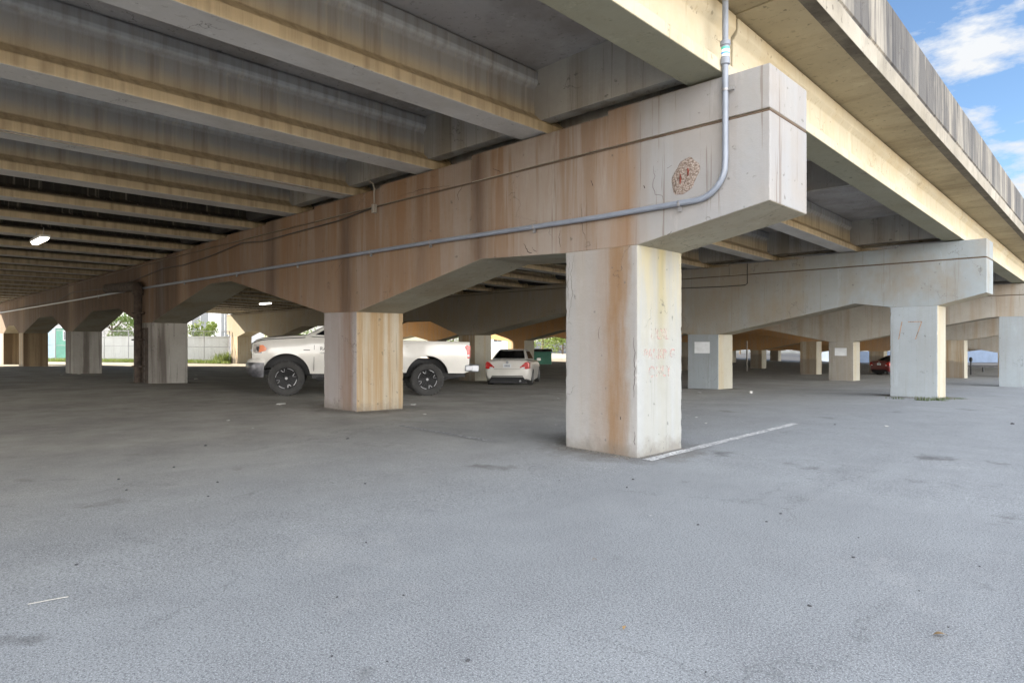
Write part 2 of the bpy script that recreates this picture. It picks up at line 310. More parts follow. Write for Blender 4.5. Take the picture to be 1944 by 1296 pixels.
# ------------------------------------------------------------------ ground
SPAN = 9.836
GU = [-400, -6, 1.1, 5.4, 13.6, 20.5, 27.5, 33, 60, 400]
GV = [-400, -5, 0, 9.84, 19.7, 29.5, 39.3, 60, 400]
GH = [[-1.0]*4+[-.95,-.93,-.93,-.95,-1.1,-1.1],
      [-1.0,-1.0,-1.0,-.96,-.93,-.94,-.93,-.95,-1.1,-1.1],
      [-1.0,-1.0,-1.0,-.925,-.91,-.934,-.91,-.95,-1.15,-1.15],
      [-1.12,-1.09,-1.086,-1.145,-1.305,-1.27,-1.2,-1.16,-1.2,-1.2],
      [-1.4,-1.38,-1.36,-1.364,-1.5,-1.45,-1.35,-1.28,-1.25,-1.25],
      [-1.7,-1.65,-1.6,-1.62,-1.7,-1.65,-1.5,-1.4,-1.3,-1.3],
      [-2.0,-2.0,-1.95,-1.95,-1.9,-1.8,-1.6,-1.5,-1.4,-1.4],
      [-2.0]*6+[-1.8,-1.6,-1.5,-1.5],
      [-2.0]*6+[-1.8,-1.6,-1.5,-1.5]]
def gh(u, v):
    def loc(a, x):
        x = min(max(x, a[0]), a[-1]-1e-6)
        for i in range(len(a)-1):
            if a[i] <= x < a[i+1]: return i, (x-a[i])/(a[i+1]-a[i])
        return len(a)-2, 1.
    i, s = loc(GU, u); j, t = loc(GV, v)
    return (GH[j][i]*(1-s)+GH[j][i+1]*s)*(1-t)+(GH[j+1][i]*(1-s)+GH[j+1][i+1]*s)*t
def uv_of(p): return -p.x/S, p.y/S
def gz(p):
    u, v = uv_of(p); return (gh(u, v)+1)*S
def onground(px, py, lift=0):        # a point measured in the photograph, brought to the ground it lies on
    z = F/(py-648)
    for _ in range(25):
        p = CF((px-972)/F*z, z, 0); z = -gh(*uv_of(p))*F/(py-648)
    p = CF((px-972)/F*z, z, 0); p.z = gz(p)+lift; return p
def placed(px, zc):                   # world point at image column px and depth zc (units), on the ground
    p = CF((px-972)/F*zc, zc, 0); p.z = gz(p); return p
def axis(lo, hi, step, far):
    a = []; x = lo
    while x < hi: a.append(x); x += step
    a.append(hi)
    q = [hi]; d = step
    while q[-1] < far: d *= 1.35; q.append(q[-1]+d)
    q2 = [lo]; d = step
    while q2[-1] > -far: d *= 1.35; q2.append(q2[-1]-d)
    return list(reversed(q2[1:]))+a+q[1:]
us = axis(-5, 42, .7, 900); vs_ = axis(-8, 50, .7, 900)
g = MB()
g.v = [(-u*S, v*S, (gh(u, v)+1)*S + .001*noise.noise(Vector((u*.9, v*.9, 0)))) for v in vs_ for u in us]
nu = len(us); g.f = [(j*nu+i, j*nu+i+1, (j+1)*nu+i+1, (j+1)*nu+i) for j in range(len(vs_)-1) for i in range(nu-1)]; g.m = [0]*len(g.f)
def asphalt():
    t = NT('weathered_asphalt')
    big = t.ramp(t.noise(.22, 6, .6, dist=.4), [(.36,0.),(.66,1.)])
    c = t.mix(big, (.272,.284,.297), (.216,.226,.236))
    mid = t.ramp(t.noise(1.3, 7, .68, loc=(7,2,0)), [(.42,0.),(.7,1.)])
    c = t.mix(t.math('MULTIPLY', mid, .6), c, (.175,.18,.19))
    trk = t.ramp(t.noise(1., 6, .65, stretch=(1.1,.16,1), loc=(2,6,0), dist=.3), [(.5,0.),(.66,1.)])
    c = t.mix(t.math('MULTIPLY', trk, .45), c, (.17,.175,.185))
    pat = t.ramp(t.noise(.7, 5, .7, loc=(3,9,0), dist=.8), [(.58,0.),(.72,1.)])
    c = t.mix(t.math('MULTIPLY', pat, .5), c, (.34,.34,.34))
    # open aggregate: light and dark chips
    f1 = t.noise(130, 3, .7); f2 = t.noise(70, 4, .75, loc=(4,4,0))
    c = t.mix(t.math('MULTIPLY', t.ramp(f1, [(.5,0.),(.62,1.)]), .75), c, (.47,.48,.50))
    c = t.mix(t.math('MULTIPLY', t.ramp(f2, [(.50,0.),(.62,1.)]), .75), c, (.085,.092,.104))
    c = t.mix(t.math('MULTIPLY', t.ramp(t.noise(150, 2, .6, loc=(1,8,0)), [(.58,0.),(.66,1.)]), .6), c, (.055,.055,.06))
    # oil and damp spots
    oil = t.ramp(t.noise(1.1, 5, .6, loc=(14,3,0)), [(.63,0.),(.72,1.)])
    c = t.mix(t.math('MULTIPLY', oil, .6), c, (.06,.055,.055))
    # paler ground under the deck, painted in to lift the dim light there
    u = t.mr(t.math('ADD', t.sep.outputs[0], t.math('MULTIPLY', t.noise(.4, 4, .6), 1.5)), -14., -.5)
    c = t.mix(t.ramp(u, [(0.,.75),(.55,.6),(.9,.1),(1.,0.)]), c, t.mix(t.ramp(t.noise(.8, 7, .7, loc=(8,8,0)), [(.38,0.),(.62,1.)]), (.46,.43,.37), (.29,.265,.225)))
    # grit and drips gathered round the column feet
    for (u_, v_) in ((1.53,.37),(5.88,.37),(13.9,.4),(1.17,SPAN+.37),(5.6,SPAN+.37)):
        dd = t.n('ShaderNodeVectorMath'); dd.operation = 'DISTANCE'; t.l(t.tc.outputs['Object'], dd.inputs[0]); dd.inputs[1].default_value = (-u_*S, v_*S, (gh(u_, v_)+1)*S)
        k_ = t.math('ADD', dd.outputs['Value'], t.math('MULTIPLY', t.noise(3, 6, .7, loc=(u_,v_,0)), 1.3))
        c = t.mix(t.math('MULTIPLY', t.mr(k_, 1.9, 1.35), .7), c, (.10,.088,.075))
    # fine cracks
    vo = t.n('ShaderNodeTexVoronoi'); vo.feature = 'DISTANCE_TO_EDGE'; vo.inputs['Scale'].default_value = .32
    va = t.n('ShaderNodeVectorMath'); va.operation = 'ADD'; nn = t.n('ShaderNodeTexNoise'); nn.inputs['Scale'].default_value = 1.6; nn.inputs['Detail'].default_value = 9; nn.inputs['Roughness'].default_value = .7
    t.l(t.tc.outputs['Object'], nn.inputs[0]); t.l(t.tc.outputs['Object'], va.inputs[0]); t.l(nn.outputs['Color'], va.inputs[1]); t.l(va.outputs[0], vo.inputs['Vector'])
    ck = t.math('MULTIPLY', t.ramp(vo.outputs[0], [(0.,1.),(.0034,0.)]), t.ramp(t.noise(.5, 2, .5, loc=(3,7,0)), [(.5,0.),(.56,1.)]))
    c = t.mix(t.math('MULTIPLY', ck, .42), c, (.05,.05,.05))
    # beyond the bridge on the right: unseen pale gravel, added to bounce warm light
    far = t.mr(t.math('ADD', t.sep.outputs[0], t.math('MULTIPLY', t.noise(.3, 5, .6), 2.)), 8.5, 9.5)
    c = t.mix(far, c, (.60,.46,.27))
    rd = t.mr(t.math('ADD', t.sep.outputs[1], t.math('MULTIPLY', t.noise(.2, 3, .5), 3.)), 86., 89.)
    c = t.mix(rd, c, (.055,.058,.065))
    nb = t.bump(t.noise(2.5, 4, .6), .35, .02); nb = t.bump(f2, .5, .004, nb); nb = t.bump(f1, .5, .003, nb)
    return t.out(c, t.ramp(big, [(0.,.80),(1.,.9)]), nb, Specular_IOR_Level=.25)
M['asphalt'] = asphalt()
go = g.build('ground', M['asphalt'], smooth=60, fix=False); tag(go, kind='structure')
def paint_mat(name, col, cover=.5):
    t = NT(name)
    c = t.mix(t.ramp(t.noise(28, 5, .75), [(.40,0.),(.40+.2*cover+.02,1.)]), col, (.2,.2,.21))
    c = t.mix(t.math('MULTIPLY', t.ramp(t.noise(3, 4, .7), [(.45,0.),(.6,1.)]), .6), c, (.21,.21,.22))
    return t.out(c, .8, t.bump(t.noise(60, 4, .7), .5, .004), Specular_IOR_Level=.25)
M['line'] = paint_mat('worn_white_road_paint', (.72,.72,.72), 1.)
M['faded'] = paint_mat('nearly_worn_away_paint', (.50,.50,.49), .5)
def line_strip(name, a, b, wdt, mat):
    A, B = Vector(a), Vector(b); d = (B-A); n = int(d.length/.25)+2; side = Vector((-d.y, d.x, 0)).normalized()*wdt/2
    m = MB(); vv = []
    for i in range(n+1):
        p = A+d*i/n
        jl = 1-.3*noise.noise(p*5); jr = 1-.3*noise.noise(p*5+Vector((9,0,0)))
        for q in (p+side*jl, p-side*jr): q = Vector(q); vv.append((q.x, q.y, gz(q)+.008))
    m.v = vv; m.f = [(2*i, 2*i+1, 2*i+3, 2*i+2) for i in range(n)]; m.m = [0]*n
    return tag(m.build(name, mat, fix=False), kind='structure')
line_strip('parking_line', onground(1228,874), onground(1510,804), .13, M['line'])
line_strip('parking_line', onground(935,838), onground(760,808), .11, M['faded'])
# ------------------------------------------------------------------ viaduct
def sup(u):                 # cross fall of the deck
    return 2.06-.0225*u if u < 13.5 else 2.06-.0225*13.5-.008*(u-13.5)
GE = [.36, 2.21, 3.94, 5.62, 7.18]
while GE[-1] < 31.5: GE.append(GE[-1]+1.5)
GW = .33; UEND = GE[-1]+GW+.36
def drop(v):                # long fall of the deck from pier to pier
    if v <= 20: return -.0165*v if v > 0 else 0
    return -.33-.022*(v-20)
steps = [(GE[i]+GW+GE[i+1])/2 for i in range(len(GE)-1)]
def pads(dh):               # stepped top of a cap
    pts = []; edges = [0]+steps+[UEND]
    for i in range(len(GE)):
        h = sup(GE[i])+.004+dh; pts += [(edges[i], h), (edges[i+1], h)]
    return pts
JOINT = 1.716
PIERS = [
 dict(v=-SPAN, cols=[1.143,5.476,13.52,20.34,27.44,31.5], sof=None),
 dict(v=0, cols=[1.143,5.476,13.52,20.34,27.44,31.5], sof=[(0,1.042),(1.143,.828),(1.93,.831),(3.09,.88),(5.476,.39),(6.3,.40),(9.42,1.05),(10.31,1.06),(13.52,.41),(14.3,.41),(15.9,.80),(18.2,.81),(20.34,.29),(21.14,.29),(22.9,.80),(24.9,.80),(27.44,.31),(28.2,.31),(29.3,.62),(30.4,.62),(31.5,.33),(32.3,.33),(UEND,.55)]),
 dict(v=SPAN, cols=[.769,5.22,13.75,20.6,27.6,32.0], sof=[(0,.897),(.769,.686),(1.57,.68),(2.22,.784),(5.22,.164),(6.02,.17),(9.3,.82),(10.2,.82),(13.75,.21),(14.55,.21),(16.2,.75),(18.4,.75),(20.6,.22),(21.4,.22),(23.2,.7),(25.2,.7),(27.6,.2),(28.4,.2),(29.6,.5),(30.9,.5),(32.0,.25),(32.7,.25),(UEND,.4)]),
 dict(v=2*SPAN, cols=[.2,5.07,13.3,20.6,27.6,32.0], sof=[(0,.76),(.2,.75),(1.0,.75),(1.33,.717),(5.07,-.01),(5.87,-.01),(9,.62),(10,.62),(13.3,.0),(14.1,.0),(16,.55),(18.2,.55),(20.6,.05),(21.4,.05),(23.2,.5),(25.2,.5),(27.6,.05),(28.4,.05),(30,.35),(32.0,.1),(32.7,.1),(UEND,.2)]),
 dict(v=3*SPAN, cols=[3.4,9.6,16.5,23.5,30.5], sof=[(0,.62),(3.4,.06),(4.2,.06),(6.2,.4),(7.5,.4),(9.6,.0),(10.4,.0),(13,.45),(14,.45),(16.5,-.05),(17.3,-.05),(20,.4),(23.5,-.05),(24.3,-.05),(27,.35),(30.5,0),(31.3,0),(UEND,.2)]),
 dict(v=4*SPAN, cols=[2.6,9.0,16.5,23.5,30.5], sof=[(0,-.1),(2.6,-.62),(3.4,-.62),(5.5,-.2),(7,-.2),(9.0,-.6),(9.8,-.6),(13,-.1),(14,-.1),(16.5,-.6),(17.3,-.6),(20,-.2),(23.5,-.5),(24.3,-.5),(27,-.2),(30.5,-.5),(31.3,-.5),(UEND,-.2)]),
]
PIERS[0]['sof'] = PIERS[1]['sof']
_b = PIERS[5]['sof']
PIERS += [dict(v=5*SPAN, cols=[2.2,8.6,16.1,23.2,30.3], sof=[(0,-.3),(2.2,-.85),(3.0,-.85),(5,-.5),(6.6,-.5),(8.6,-.85),(9.4,-.85),(12.5,-.45),(13.5,-.45),(16.1,-.85),(16.9,-.85),(20,-.5),(23.2,-.8),(24,-.8),(27,-.5),(30.3,-.8),(31.1,-.8),(UEND,-.5)]),
          dict(v=6*SPAN, cols=[2.0,8.4,16.0,23.1,30.2], sof=[(0,-.4),(2.0,-.9),(2.8,-.9),(5,-.6),(6.4,-.6),(8.4,-.9),(9.2,-.9),(12.5,-.6),(13.5,-.6),(16.0,-.9),(16.8,-.9),(20,-.6),(23.1,-.9),(23.9,-.9),(27,-.6),(30.2,-.9),(31,-.9),(UEND,-.6)])]
PLAB = ['concrete pier behind the photographer at the near end of the bridge', 'rust and brown streaked concrete pier in the foreground, widest in view, carrying the grey conduit',
 'grey-green concrete pier with the scratched number 17 on its outer column', 'third concrete pier back, partly hidden behind the column marked 17', 'fourth concrete pier back, ochre columns seen beside the column marked 17', 'fifth concrete pier seen low between the ochre columns of the fourth', 'dim sixth concrete pier far back in the dark bays at centre right', 'last and faintest concrete pier of the bridge, nearly hidden in the far bays']
D = .75*S
def polyat(prof, u):
    for (a, p), (b, q) in zip(prof, prof[1:]):
        if a <= u <= b: return p+(q-p)*(u-a)/(b-a) if b > a else p
    return prof[-1][1]
pier_objs = []
for k, P in enumerate(PIERS):
    v0 = P['v']; dh = drop(v0); root = empty('bridge_pier', (0, v0*S, 0)); pier_objs.append(root)
    tag(root, PLAB[k], 'bridge pier', 'piers of the road bridge')
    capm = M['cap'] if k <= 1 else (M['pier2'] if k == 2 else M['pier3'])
    sof = P['sof']; top = pads(dh); jt = JOINT+dh+(.16-.163 if k == 2 else 0)
    jprof = [(u, min(jt, polyat(top, u)-.03)) for u in (0, UEND)]
    Z = lambda h: (h+1)*S
    # lower body up to the joint, then the stepped upper lift, with a recessed joint between them
    us_all = sorted(set([a for a, b in sof]+[0, UEND]))
    m = MB()
    g_ = .022*S/2
    def jh(u): return min(jt, sup(u)+dh-.055)
    uu = sorted(set(us_all+[x for x in steps]+[13.5]))
    m.strip([(-u*S, 0, Z(jh(u))-g_) for u in uu], [(-u*S, 0, Z(polyat(sof, u))) for u in uu], (0, D, 0), 0)
    m.strip([(-u*S, .018, Z(jh(u))+g_) for u in uu], [(-u*S, .018, Z(jh(u))-g_) for u in uu], (0, D-.036, 0), 1)
    edges = [0]+steps+[UEND]
    for i in range(len(GE)):
        h = sup(GE[i])+.004+dh
        a, b = edges[i], edges[i+1]; n = 2
        m.strip([(-(a+(b-a)*j/n)*S, 0, Z(h)) for j in range(n+1)], [(-(a+(b-a)*j/n)*S, 0, Z(jh(a+(b-a)*j/n))+g_) for j in range(n+1)], (0, D, 0), 0)
    cap = m.build('pier_cap', [capm, M['groove'], M['capsof']], root, bevel=.012)
    for p in cap.data.polygons:
        if p.normal.z < -.5 and p.material_index == 0 and p.area > .05: p.material_index = 2
    P['cap'] = cap; P['colobj'] = []
    for ci, uc in enumerate(P['cols']):
        wd = .783 if ci == 0 else (.82 if ci == 1 else .79)
        wd = .80 if k >= 2 else wd
        zt = Z(polyat(sof, uc+.02)); zt2 = Z(polyat(sof, uc+wd-.02)); zb = Z(gh(uc, v0))-.12
        if k <= 1: mat = [M['col_front'], M['col_mauve'], M['col_grey'], M['col_grey'], M['col_warm'], M['col_grey']][min(ci, 5)]
        elif k == 2: mat = M['pier2col'] if ci < 2 else M['col_warm']
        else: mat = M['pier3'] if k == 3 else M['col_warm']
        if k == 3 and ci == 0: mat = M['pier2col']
        c = MB(); x0, x1 = -uc*S, -(uc+wd)*S; e = .006
        if k in (1, 2) and ci < 2:      # worn, chipped arrises
            nz = 70; rj = random.Random(k*7+ci); cor = [(x0+e, -e, zt, -1, 1), (x0+e, D+e, zt, -1, -1), (x1-e, D+e, zt2, 1, -1), (x1-e, -e, zt2, 1, 1)]
            nv = 12
            for j in range(nz+1):
                for qi, (cx_, cy_, ct, sx_, sy_) in enumerate(cor):   # the arris itself and a point 3 cm along each face: only the arris is broken away
                    z_ = zb+(ct-zb)*j/nz
                    q_ = .004+.006*max(0, noise.noise(Vector((cx_*3, cy_*3, z_*9))))+(.010*rj.random() if rj.random() < .12 and 0 < j < nz-1 else 0)
                    if j == nz: q_ = .003
                    ax_, ay_ = (cx_+sx_*.03, cy_, z_), (cx_, cy_+sy_*.03, z_)
                    me_ = (cx_+sx_*q_, cy_+sy_*q_, z_)
                    c.v += [ax_, me_, ay_] if qi in (0, 2) else [ay_, me_, ax_]
            for j in range(nz):
                for i_ in range(nv): c.f.append((j*nv+i_, j*nv+(i_+1)%nv, (j+1)*nv+(i_+1)%nv, (j+1)*nv+i_))
            c.f += [tuple(range(nv)), tuple(nz*nv+q for q in reversed(range(nv)))]; c.m = [0]*len(c.f)
        else: c.strip([(x0+e, -e, zt), (x1-e, -e, zt2)], [(x0+e, -e, zb), (x1-e, -e, zb)], (0, D+2*e, 0))
        co_ = c.build('column', [mat, {1: M['col_warm'], 2: M['col_grey'], 3: M['col_grey'], 4: M['col_brown'], 5: M['col_brown']}[ci] if (k <= 1 and ci > 0) else (M['col_side'] if k <= 1 else M['col_cream'] if True else mat)], root, bevel=0 if (k in (1, 2) and ci < 2) else .02); P['colobj'].append(co_)
        for p in co_.data.polygons:
            if abs(p.normal.x) > .7: p.material_index = 1  # side faces' own colour: staining, with warm side light painted in
# spans
SLAB = ['bridge span directly overhead and behind the photographer, striped by deep girders', 'bridge span between the brown streaked pier and the pier marked 17',
        'bridge span beyond the pier marked 17', 'bridge span resting on the fourth pier', 'dark bridge span beyond the fourth pier', 'low dark bridge span beyond the fifth pier', 'last low bridge span, hardly visible in the far bays']
GSEC = [(-.24,0),(.24,0),(.24,.14),(.085,.28),(.085,.62),(.15,.70),(.15,.87),(.11,.87),(.11,.905),(-.11,.905),(-.11,.87),(-.15,.87),(-.15,.70),(-.085,.62),(-.085,.28),(-.24,.14)]
GD = .87
M['diaph2'] = concrete('painted_shade_diaphragm_concrete', (.08,.078,.075), (.05,.05,.05), (.04,.035,.03), .6, seed=20)  # near black paints the shade in the deep bays
for k in range(7):
    va, vb = (k-1)*SPAN, k*SPAN
    ya, yb = .395*S, SPAN*S+.355*S
    L0 = yb-ya
    root = empty('bridge_span', (0, va*S, 0)); tag(root, SLAB[k], 'bridge deck', 'deck spans of the road bridge')
    ha, hb = drop(va), drop(vb)
    def hz(y): return ha+(hb-ha)*(y/(SPAN*S))
    for i, ue in enumerate(GE):
        xc = -(ue+GW/2)*S
        zA, zB = (sup(ue)+.025+hz(ya)+1)*S, (sup(ue)+.025+hz(yb)+1)*S
        gm = MB(); n = len(GSEC)
        gm.add([(x, 0, z) for x, z in GSEC]+[(x, L0, z+zB-zA) for x, z in GSEC],
               [tuple(range(n)), tuple(reversed(range(n, 2*n)))]+[(j, n+j, n+(j+1)%n, (j+1)%n) for j in range(n)])
        edge_ = i in (0, len(GE)-1)
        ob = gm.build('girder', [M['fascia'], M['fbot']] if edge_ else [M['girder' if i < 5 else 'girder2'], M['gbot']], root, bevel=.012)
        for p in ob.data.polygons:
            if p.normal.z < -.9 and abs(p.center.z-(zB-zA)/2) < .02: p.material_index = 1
        ob.location = (xc, ya, zA)
    # slab soffit follows the girders
    def zs(u, y): return (sup(u)+.025+hz(y)+1)*S+GD+.03
    uu = [-.02, .5, 1.5, 3.0, 4.6, 6.2, 9, 11, 13.5, 18, 24, UEND-.3, UEND+.02]
    sb = MB(); T = .22
    for a, b in zip(uu, uu[1:]):
        sb.prism([(-a*S, ya-.03, zs(a, ya)), (-b*S, ya-.03, zs(b, ya)), (-b*S, ya-.03, zs(b, ya)+T), (-a*S, ya-.03, zs(a, ya)+T)], (0, L0+.04, zs(a, yb)-zs(a, ya)), 1 if a < 0 or b > UEND else 0)
    sb.build('deck_slab', [M['slab'], M['overhang']], root)
    for sgn, ub in ((1, -.0), (-1, UEND+.0)):
        # parapet: overhanging lip, grooved curb, tall outer wall
        z0 = zs(ub, ya); x = -ub*S; dz = zs(ub, yb)-z0
        q = lambda a, b: (x+sgn*a, ya-.03, z0+b)
        pm = MB(); sec = [q(.02,0), q(.19,-.01), q(.20,.25), q(.18,.27), q(.18,.29), q(.205,.31), q(.20,1.14), q(.02,1.14), q(-.02,.55), q(-.2,.30), q(-.2,.221), q(.02,.221)]
        if sgn < 0: sec = sec[::-1]
        pm.prism(sec, (0, L0+.02, dz), 0)
        pm.m = [0]*len(pm.m)
        po = pm.build('parapet', [M['parapet'], M['lip'], M['lipdark']], root, bevel=.008)
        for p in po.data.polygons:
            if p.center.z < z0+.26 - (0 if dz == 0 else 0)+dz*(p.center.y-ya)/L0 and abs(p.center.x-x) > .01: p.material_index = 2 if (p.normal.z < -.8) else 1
    for y0, gap, nm, th in ((ya, .17, 'end_diaphragm', .22), (SPAN*S-.02, .17, 'end_diaphragm', .22), (SPAN*S*.5, .30, 'middle_diaphragm', .20)):
        for i in range(len(GE)-1):
            a, b = GE[i]+GW/2+.062, GE[i+1]+GW/2-.062
            lo = (min(sup(GE[i]), sup(GE[i+1]))+.025+hz(y0)+1)*S+gap
            dm = MB(); dm.prism([(-a*S, y0, lo), (-b*S, y0, lo), (-b*S, y0, zs(b, y0)+.01), (-a*S, y0, zs(a, y0)+.01)], (0, th, 0))
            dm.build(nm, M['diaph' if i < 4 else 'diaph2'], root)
# ------------------------------------------------------------------ markings on the columns
def worn(name, col, lo, hi):
    t = NT(name); a = t.ramp(t.noise(16, 5, .75, stretch=(1,1,.5)), [(lo, 0.), (hi, 1.)])
    t.l(a, t.b.inputs['Alpha']); return t.out(col, .85)
def yz_text(body, size, yc, z, x, ):   # lettering on a face that looks along +x
    return Matrix(((0,0,1,x),(1,0,0,yc),(0,1,0,z),(0,0,0,1)))
c1 = PIERS[1]['colobj'][0]
wr = worn('faded_red_stencil_paint', (.50,.32,.29), .46, .78)
for body, h in (('UOIL', .02), ('PARKING', -.155), ('ONLY', -.315)):
    tx = text('stencil_lettering', body, .205 if len(body) == 4 else .185, wr, c1, yz_text(body, .2, .36*S, (h+1)*S, -1.143*S+.0085), bold=.003)
def xz_quad(name, u0, u1, h0, h1, y, mat, parent, th=.003):
    m = MB(); m.box((-u1*S, y-th, (h0+1)*S), (-u0*S, y, (h1+1)*S)); return m.build(name, mat, parent)
def stroke(m, pts, r):
    for (a, b) in zip(pts, pts[1:]):
        A, B = Vector((-a[0]*S, -.008, (a[1]+1)*S)), Vector((-b[0]*S, -.008, (b[1]+1)*S)); d = (B-A).normalized(); s_ = Vector((-d.z, 0, d.x))*r
        m.prism([A-s_-d*r, B-s_+d*r, B+s_+d*r, A+s_-d*r], (0, -.0015, 0))
m = MB(); stroke(m, [(1.365,.385),(1.42,.05)], .011); m.build('scratched_digit', worn('rusty_crayon', (.30,.19,.13), .30, .5), PIERS[2]['colobj'][0])
m = MB(); stroke(m, [(1.25,.385),(1.03,.385)], .011); stroke(m, [(1.03,.375),(1.13,.05)], .011); m.build('scratched_digit', bpy.data.materials['rusty_crayon'], PIERS[2]['colobj'][0])
M['whitepatch'] = plain('white_painted_patch', (.66,.68,.70), .8, scale=2)
xz_quad('painted_panel', 5.44, 5.84, -.285, -.01, -.006, M['whitepatch'], PIERS[2]['colobj'][1])
xz_quad('painted_panel', 5.28, 5.67, -.50, -.23, -.006, M['whitepatch'], PIERS[3]['colobj'][1])
# spalled patch with rusty bar ends on the near cap
def spall():
    cu, ch = .69, 1.335; n = 40; rings = 9; vs2 = []; fs = []; mi = []
    for j in range(rings+1):
        for k in range(n):
            a = 2*math.pi*k/n; r = j/rings
            rx = (.118+.022*noise.noise(Vector((math.cos(a)*1.6, math.sin(a)*1.6, 2)))+.008*noise.noise(Vector((math.cos(a)*7, math.sin(a)*7, 5))))*S*r; rz = rx*1.2
            x = math.cos(a)*rx+.25*math.sin(a)*rz; z = math.sin(a)*rz
            y = -.003-.012*(1-r**4)*abs(noise.noise(Vector((x*22, z*22, 5)))) - .01*(1-r**6)
            if j == rings: y = .001
            vs2.append((-cu*S+x, y, (ch+1)*S+z))
    for j in range(rings):
        for k in range(n): fs.append((j*n+k, j*n+(k+1)%n, (j+1)*n+(k+1)%n, (j+1)*n+k))
    m = MB(); m.add(vs2, fs, 0)
    for dx, dz, l in ((-.055,-.02,.12), (.045,.045,.09)):
        m.tube([(-cu*S+dx, -.018, (ch+1)*S+dz-l/2), (-cu*S+dx+.006, -.022, (ch+1)*S+dz), (-cu*S+dx, -.018, (ch+1)*S+dz+l/2)], [.006,.013,.006], 8, 1)
    t = NT('exposed_aggregate'); vo = t.n('ShaderNodeTexVoronoi'); vo.inputs['Scale'].default_value = 48; t.l(t.tc.outputs['Object'], vo.inputs['Vector'])
    c = t.ramp(vo.outputs['Distance'], [(.1,(.33,.29,.26)),(.5,(.22,.175,.15)),(.9,(.10,.07,.055))]); ag = t.out(c, .9, t.bump(vo.outputs['Distance'], 1, -.01))
    m.build('spalled_patch', [ag, plain('rusted_bar', (.13,.03,.02), .9, var=.4, scale=20)], PIERS[1]['cap'], smooth=50)
spall()
def onface(px, py, y0=0.):          # a point measured in the photograph on a vertical face y = y0
    d = Vector((CX*(px-972)/F - SX, SX*(px-972)/F + CX, (648-py)/F)); k_ = (y0-CAMLOC.y)/d.y
    return CAMLOC+d*k_
M['crackm'] = plain('dark_crack', (.05,.035,.03), .95)  # dark brown crack lines
def crack(pxs, w_, parent, y0=-.001):
    rnd = random.Random(int(pxs[0][0])); P = [onface(x, y) for x, y in pxs]; Q = []
    for a, b in zip(P, P[1:]):
        n = max(2, int((b-a).length/.035))
        for i in range(n): p = a.lerp(b, i/n); Q.append(Vector((p.x+rnd.uniform(-.012,.012), y0, p.z+rnd.uniform(-.010,.010))))
    m = MB()
    for i in range(len(Q)-1):
        d = (Q[i+1]-Q[i]).normalized(); s_ = Vector((-d.z, 0, d.x))*w_*.7*(.35+.65*math.sin(math.pi*(i+.5)/len(Q)))
        m.add([Q[i]-s_, Q[i+1]-s_, Q[i+1]+s_, Q[i]+s_], [(0,1,2,3)])
    m.build('crack', M['crackm'], parent, fix=False)
capo, col0 = PIERS[1]['cap'], PIERS[1]['colobj'][0]
for pts_, w_ in (([(1241,315),(1243,335),(1238,352),(1245,368),(1258,372),(1262,384)], .0035), ([(1122,343),(1126,360)], .008), ([(1064,436),(1061,455),(1066,474)], .006), ([(1104,388),(1106,430),(1112,458)], .005), ([(995,462),(1002,478),(1012,482)], .009), ([(1010,470),(1022,481)], .005),
      ([(880,350),(868,372),(872,385)], .006), ([(760,372),(800,360),(858,352)], .005), ([(935,320),(950,326),(946,334)], .005), ([(1268,318),(1282,312)], .003), ([(1222,352),(1226,360)], .010), ([(1276,440),(1262,448)], .006)):
    crack(pts_, w_, capo, -.0015)
for pts_, w_ in (([(1091,486),(1084,520),(1088,560),(1080,610)], .0035), ([(1083,490),(1079,540),(1080,575)], .003), ([(1139,620),(1137,650)], .004), ([(1204,640),(1206,700),(1204,760)], .006), ([(1178,790),(1181,802)], .010), ([(1205,820),(1206,850)], .005)):
    crack(pts_, w_, col0, -.0085)
# ------------------------------------------------------------------ conduit and pipes
M['galv'] = plain('grey_plastic_conduit', (.20,.225,.275), .4, 0, var=.08, scale=6)
M['steel'] = plain('dull_strap_steel', (.30,.30,.31), .5, .6)
M['darkcable'] = plain('dark_cable', (.035,.033,.03), .6)
M['rust'] = plain('flaking_rust', (.05,.036,.028), .92, 0, var=.5, scale=7, bumpy=.6)
M['paleconduit'] = plain('pale_thin_conduit', (.27,.25,.22), .5, .2)
root = empty('conduit', W(.33, 0, 0)*1); root.location = (-.33*S, -.06*S, 0)
tag(root, 'thick grey plastic conduit running along the brown pier and turning up beside its outer end', 'conduit')
def lp(u, v, h): p = W(u, v, h); return p-Vector(root.location)
pts = [lp(.33, -.035, 2.75), lp(.33, -.035, 1.42)]
for k in range(1, 9):
    a = k/8*math.pi/2; pts.append(lp(.33+.25*(1-math.cos(a)), -.035, 1.37-.25*math.sin(a)+.0))
pts += [lp(1.5,-.035,1.112), lp(4.0,-.035,1.14), lp(7,-.035,1.15), lp(14.4,-.035,1.185), lp(20,-.035,1.18), lp(31.5,-.035,1.19), lp(33.5,-.035,1.2)]
m = MB(); m.tube(pts, .034, 14); m.build('pipe', M['galv'], root, smooth=40)
m = MB(); a = lp(.33,-.035,2.12); 
m.lathe([(.034,0),(.052,.01),(.052,.07),(.046,.075),(.046,.21),(.056,.22),(.056,.265),(.036,.275)], 20, tuple(a), 'z'); cpl = m.build('coupling', M['galv'], root, smooth=40)
m = MB(); m.lathe([(.0475,.09),(.0475,.195)], 20, tuple(a), 'z'); t = NT('conduit_sticker'); z_ = t.sep.outputs[2]
st = m.build('sticker', t.out(t.ramp(t.mr(z_, a.z+.09, a.z+.195), [(0,(.78,.8,.8)),(.25,(.1,.35,.75)),(.45,(.80,.82,.82)),(.68,(.80,.82,.82)),(.75,(.1,.5,.42))], 'CONSTANT'), .4), cpl, smooth=40)
for ch_ in (st,): pass
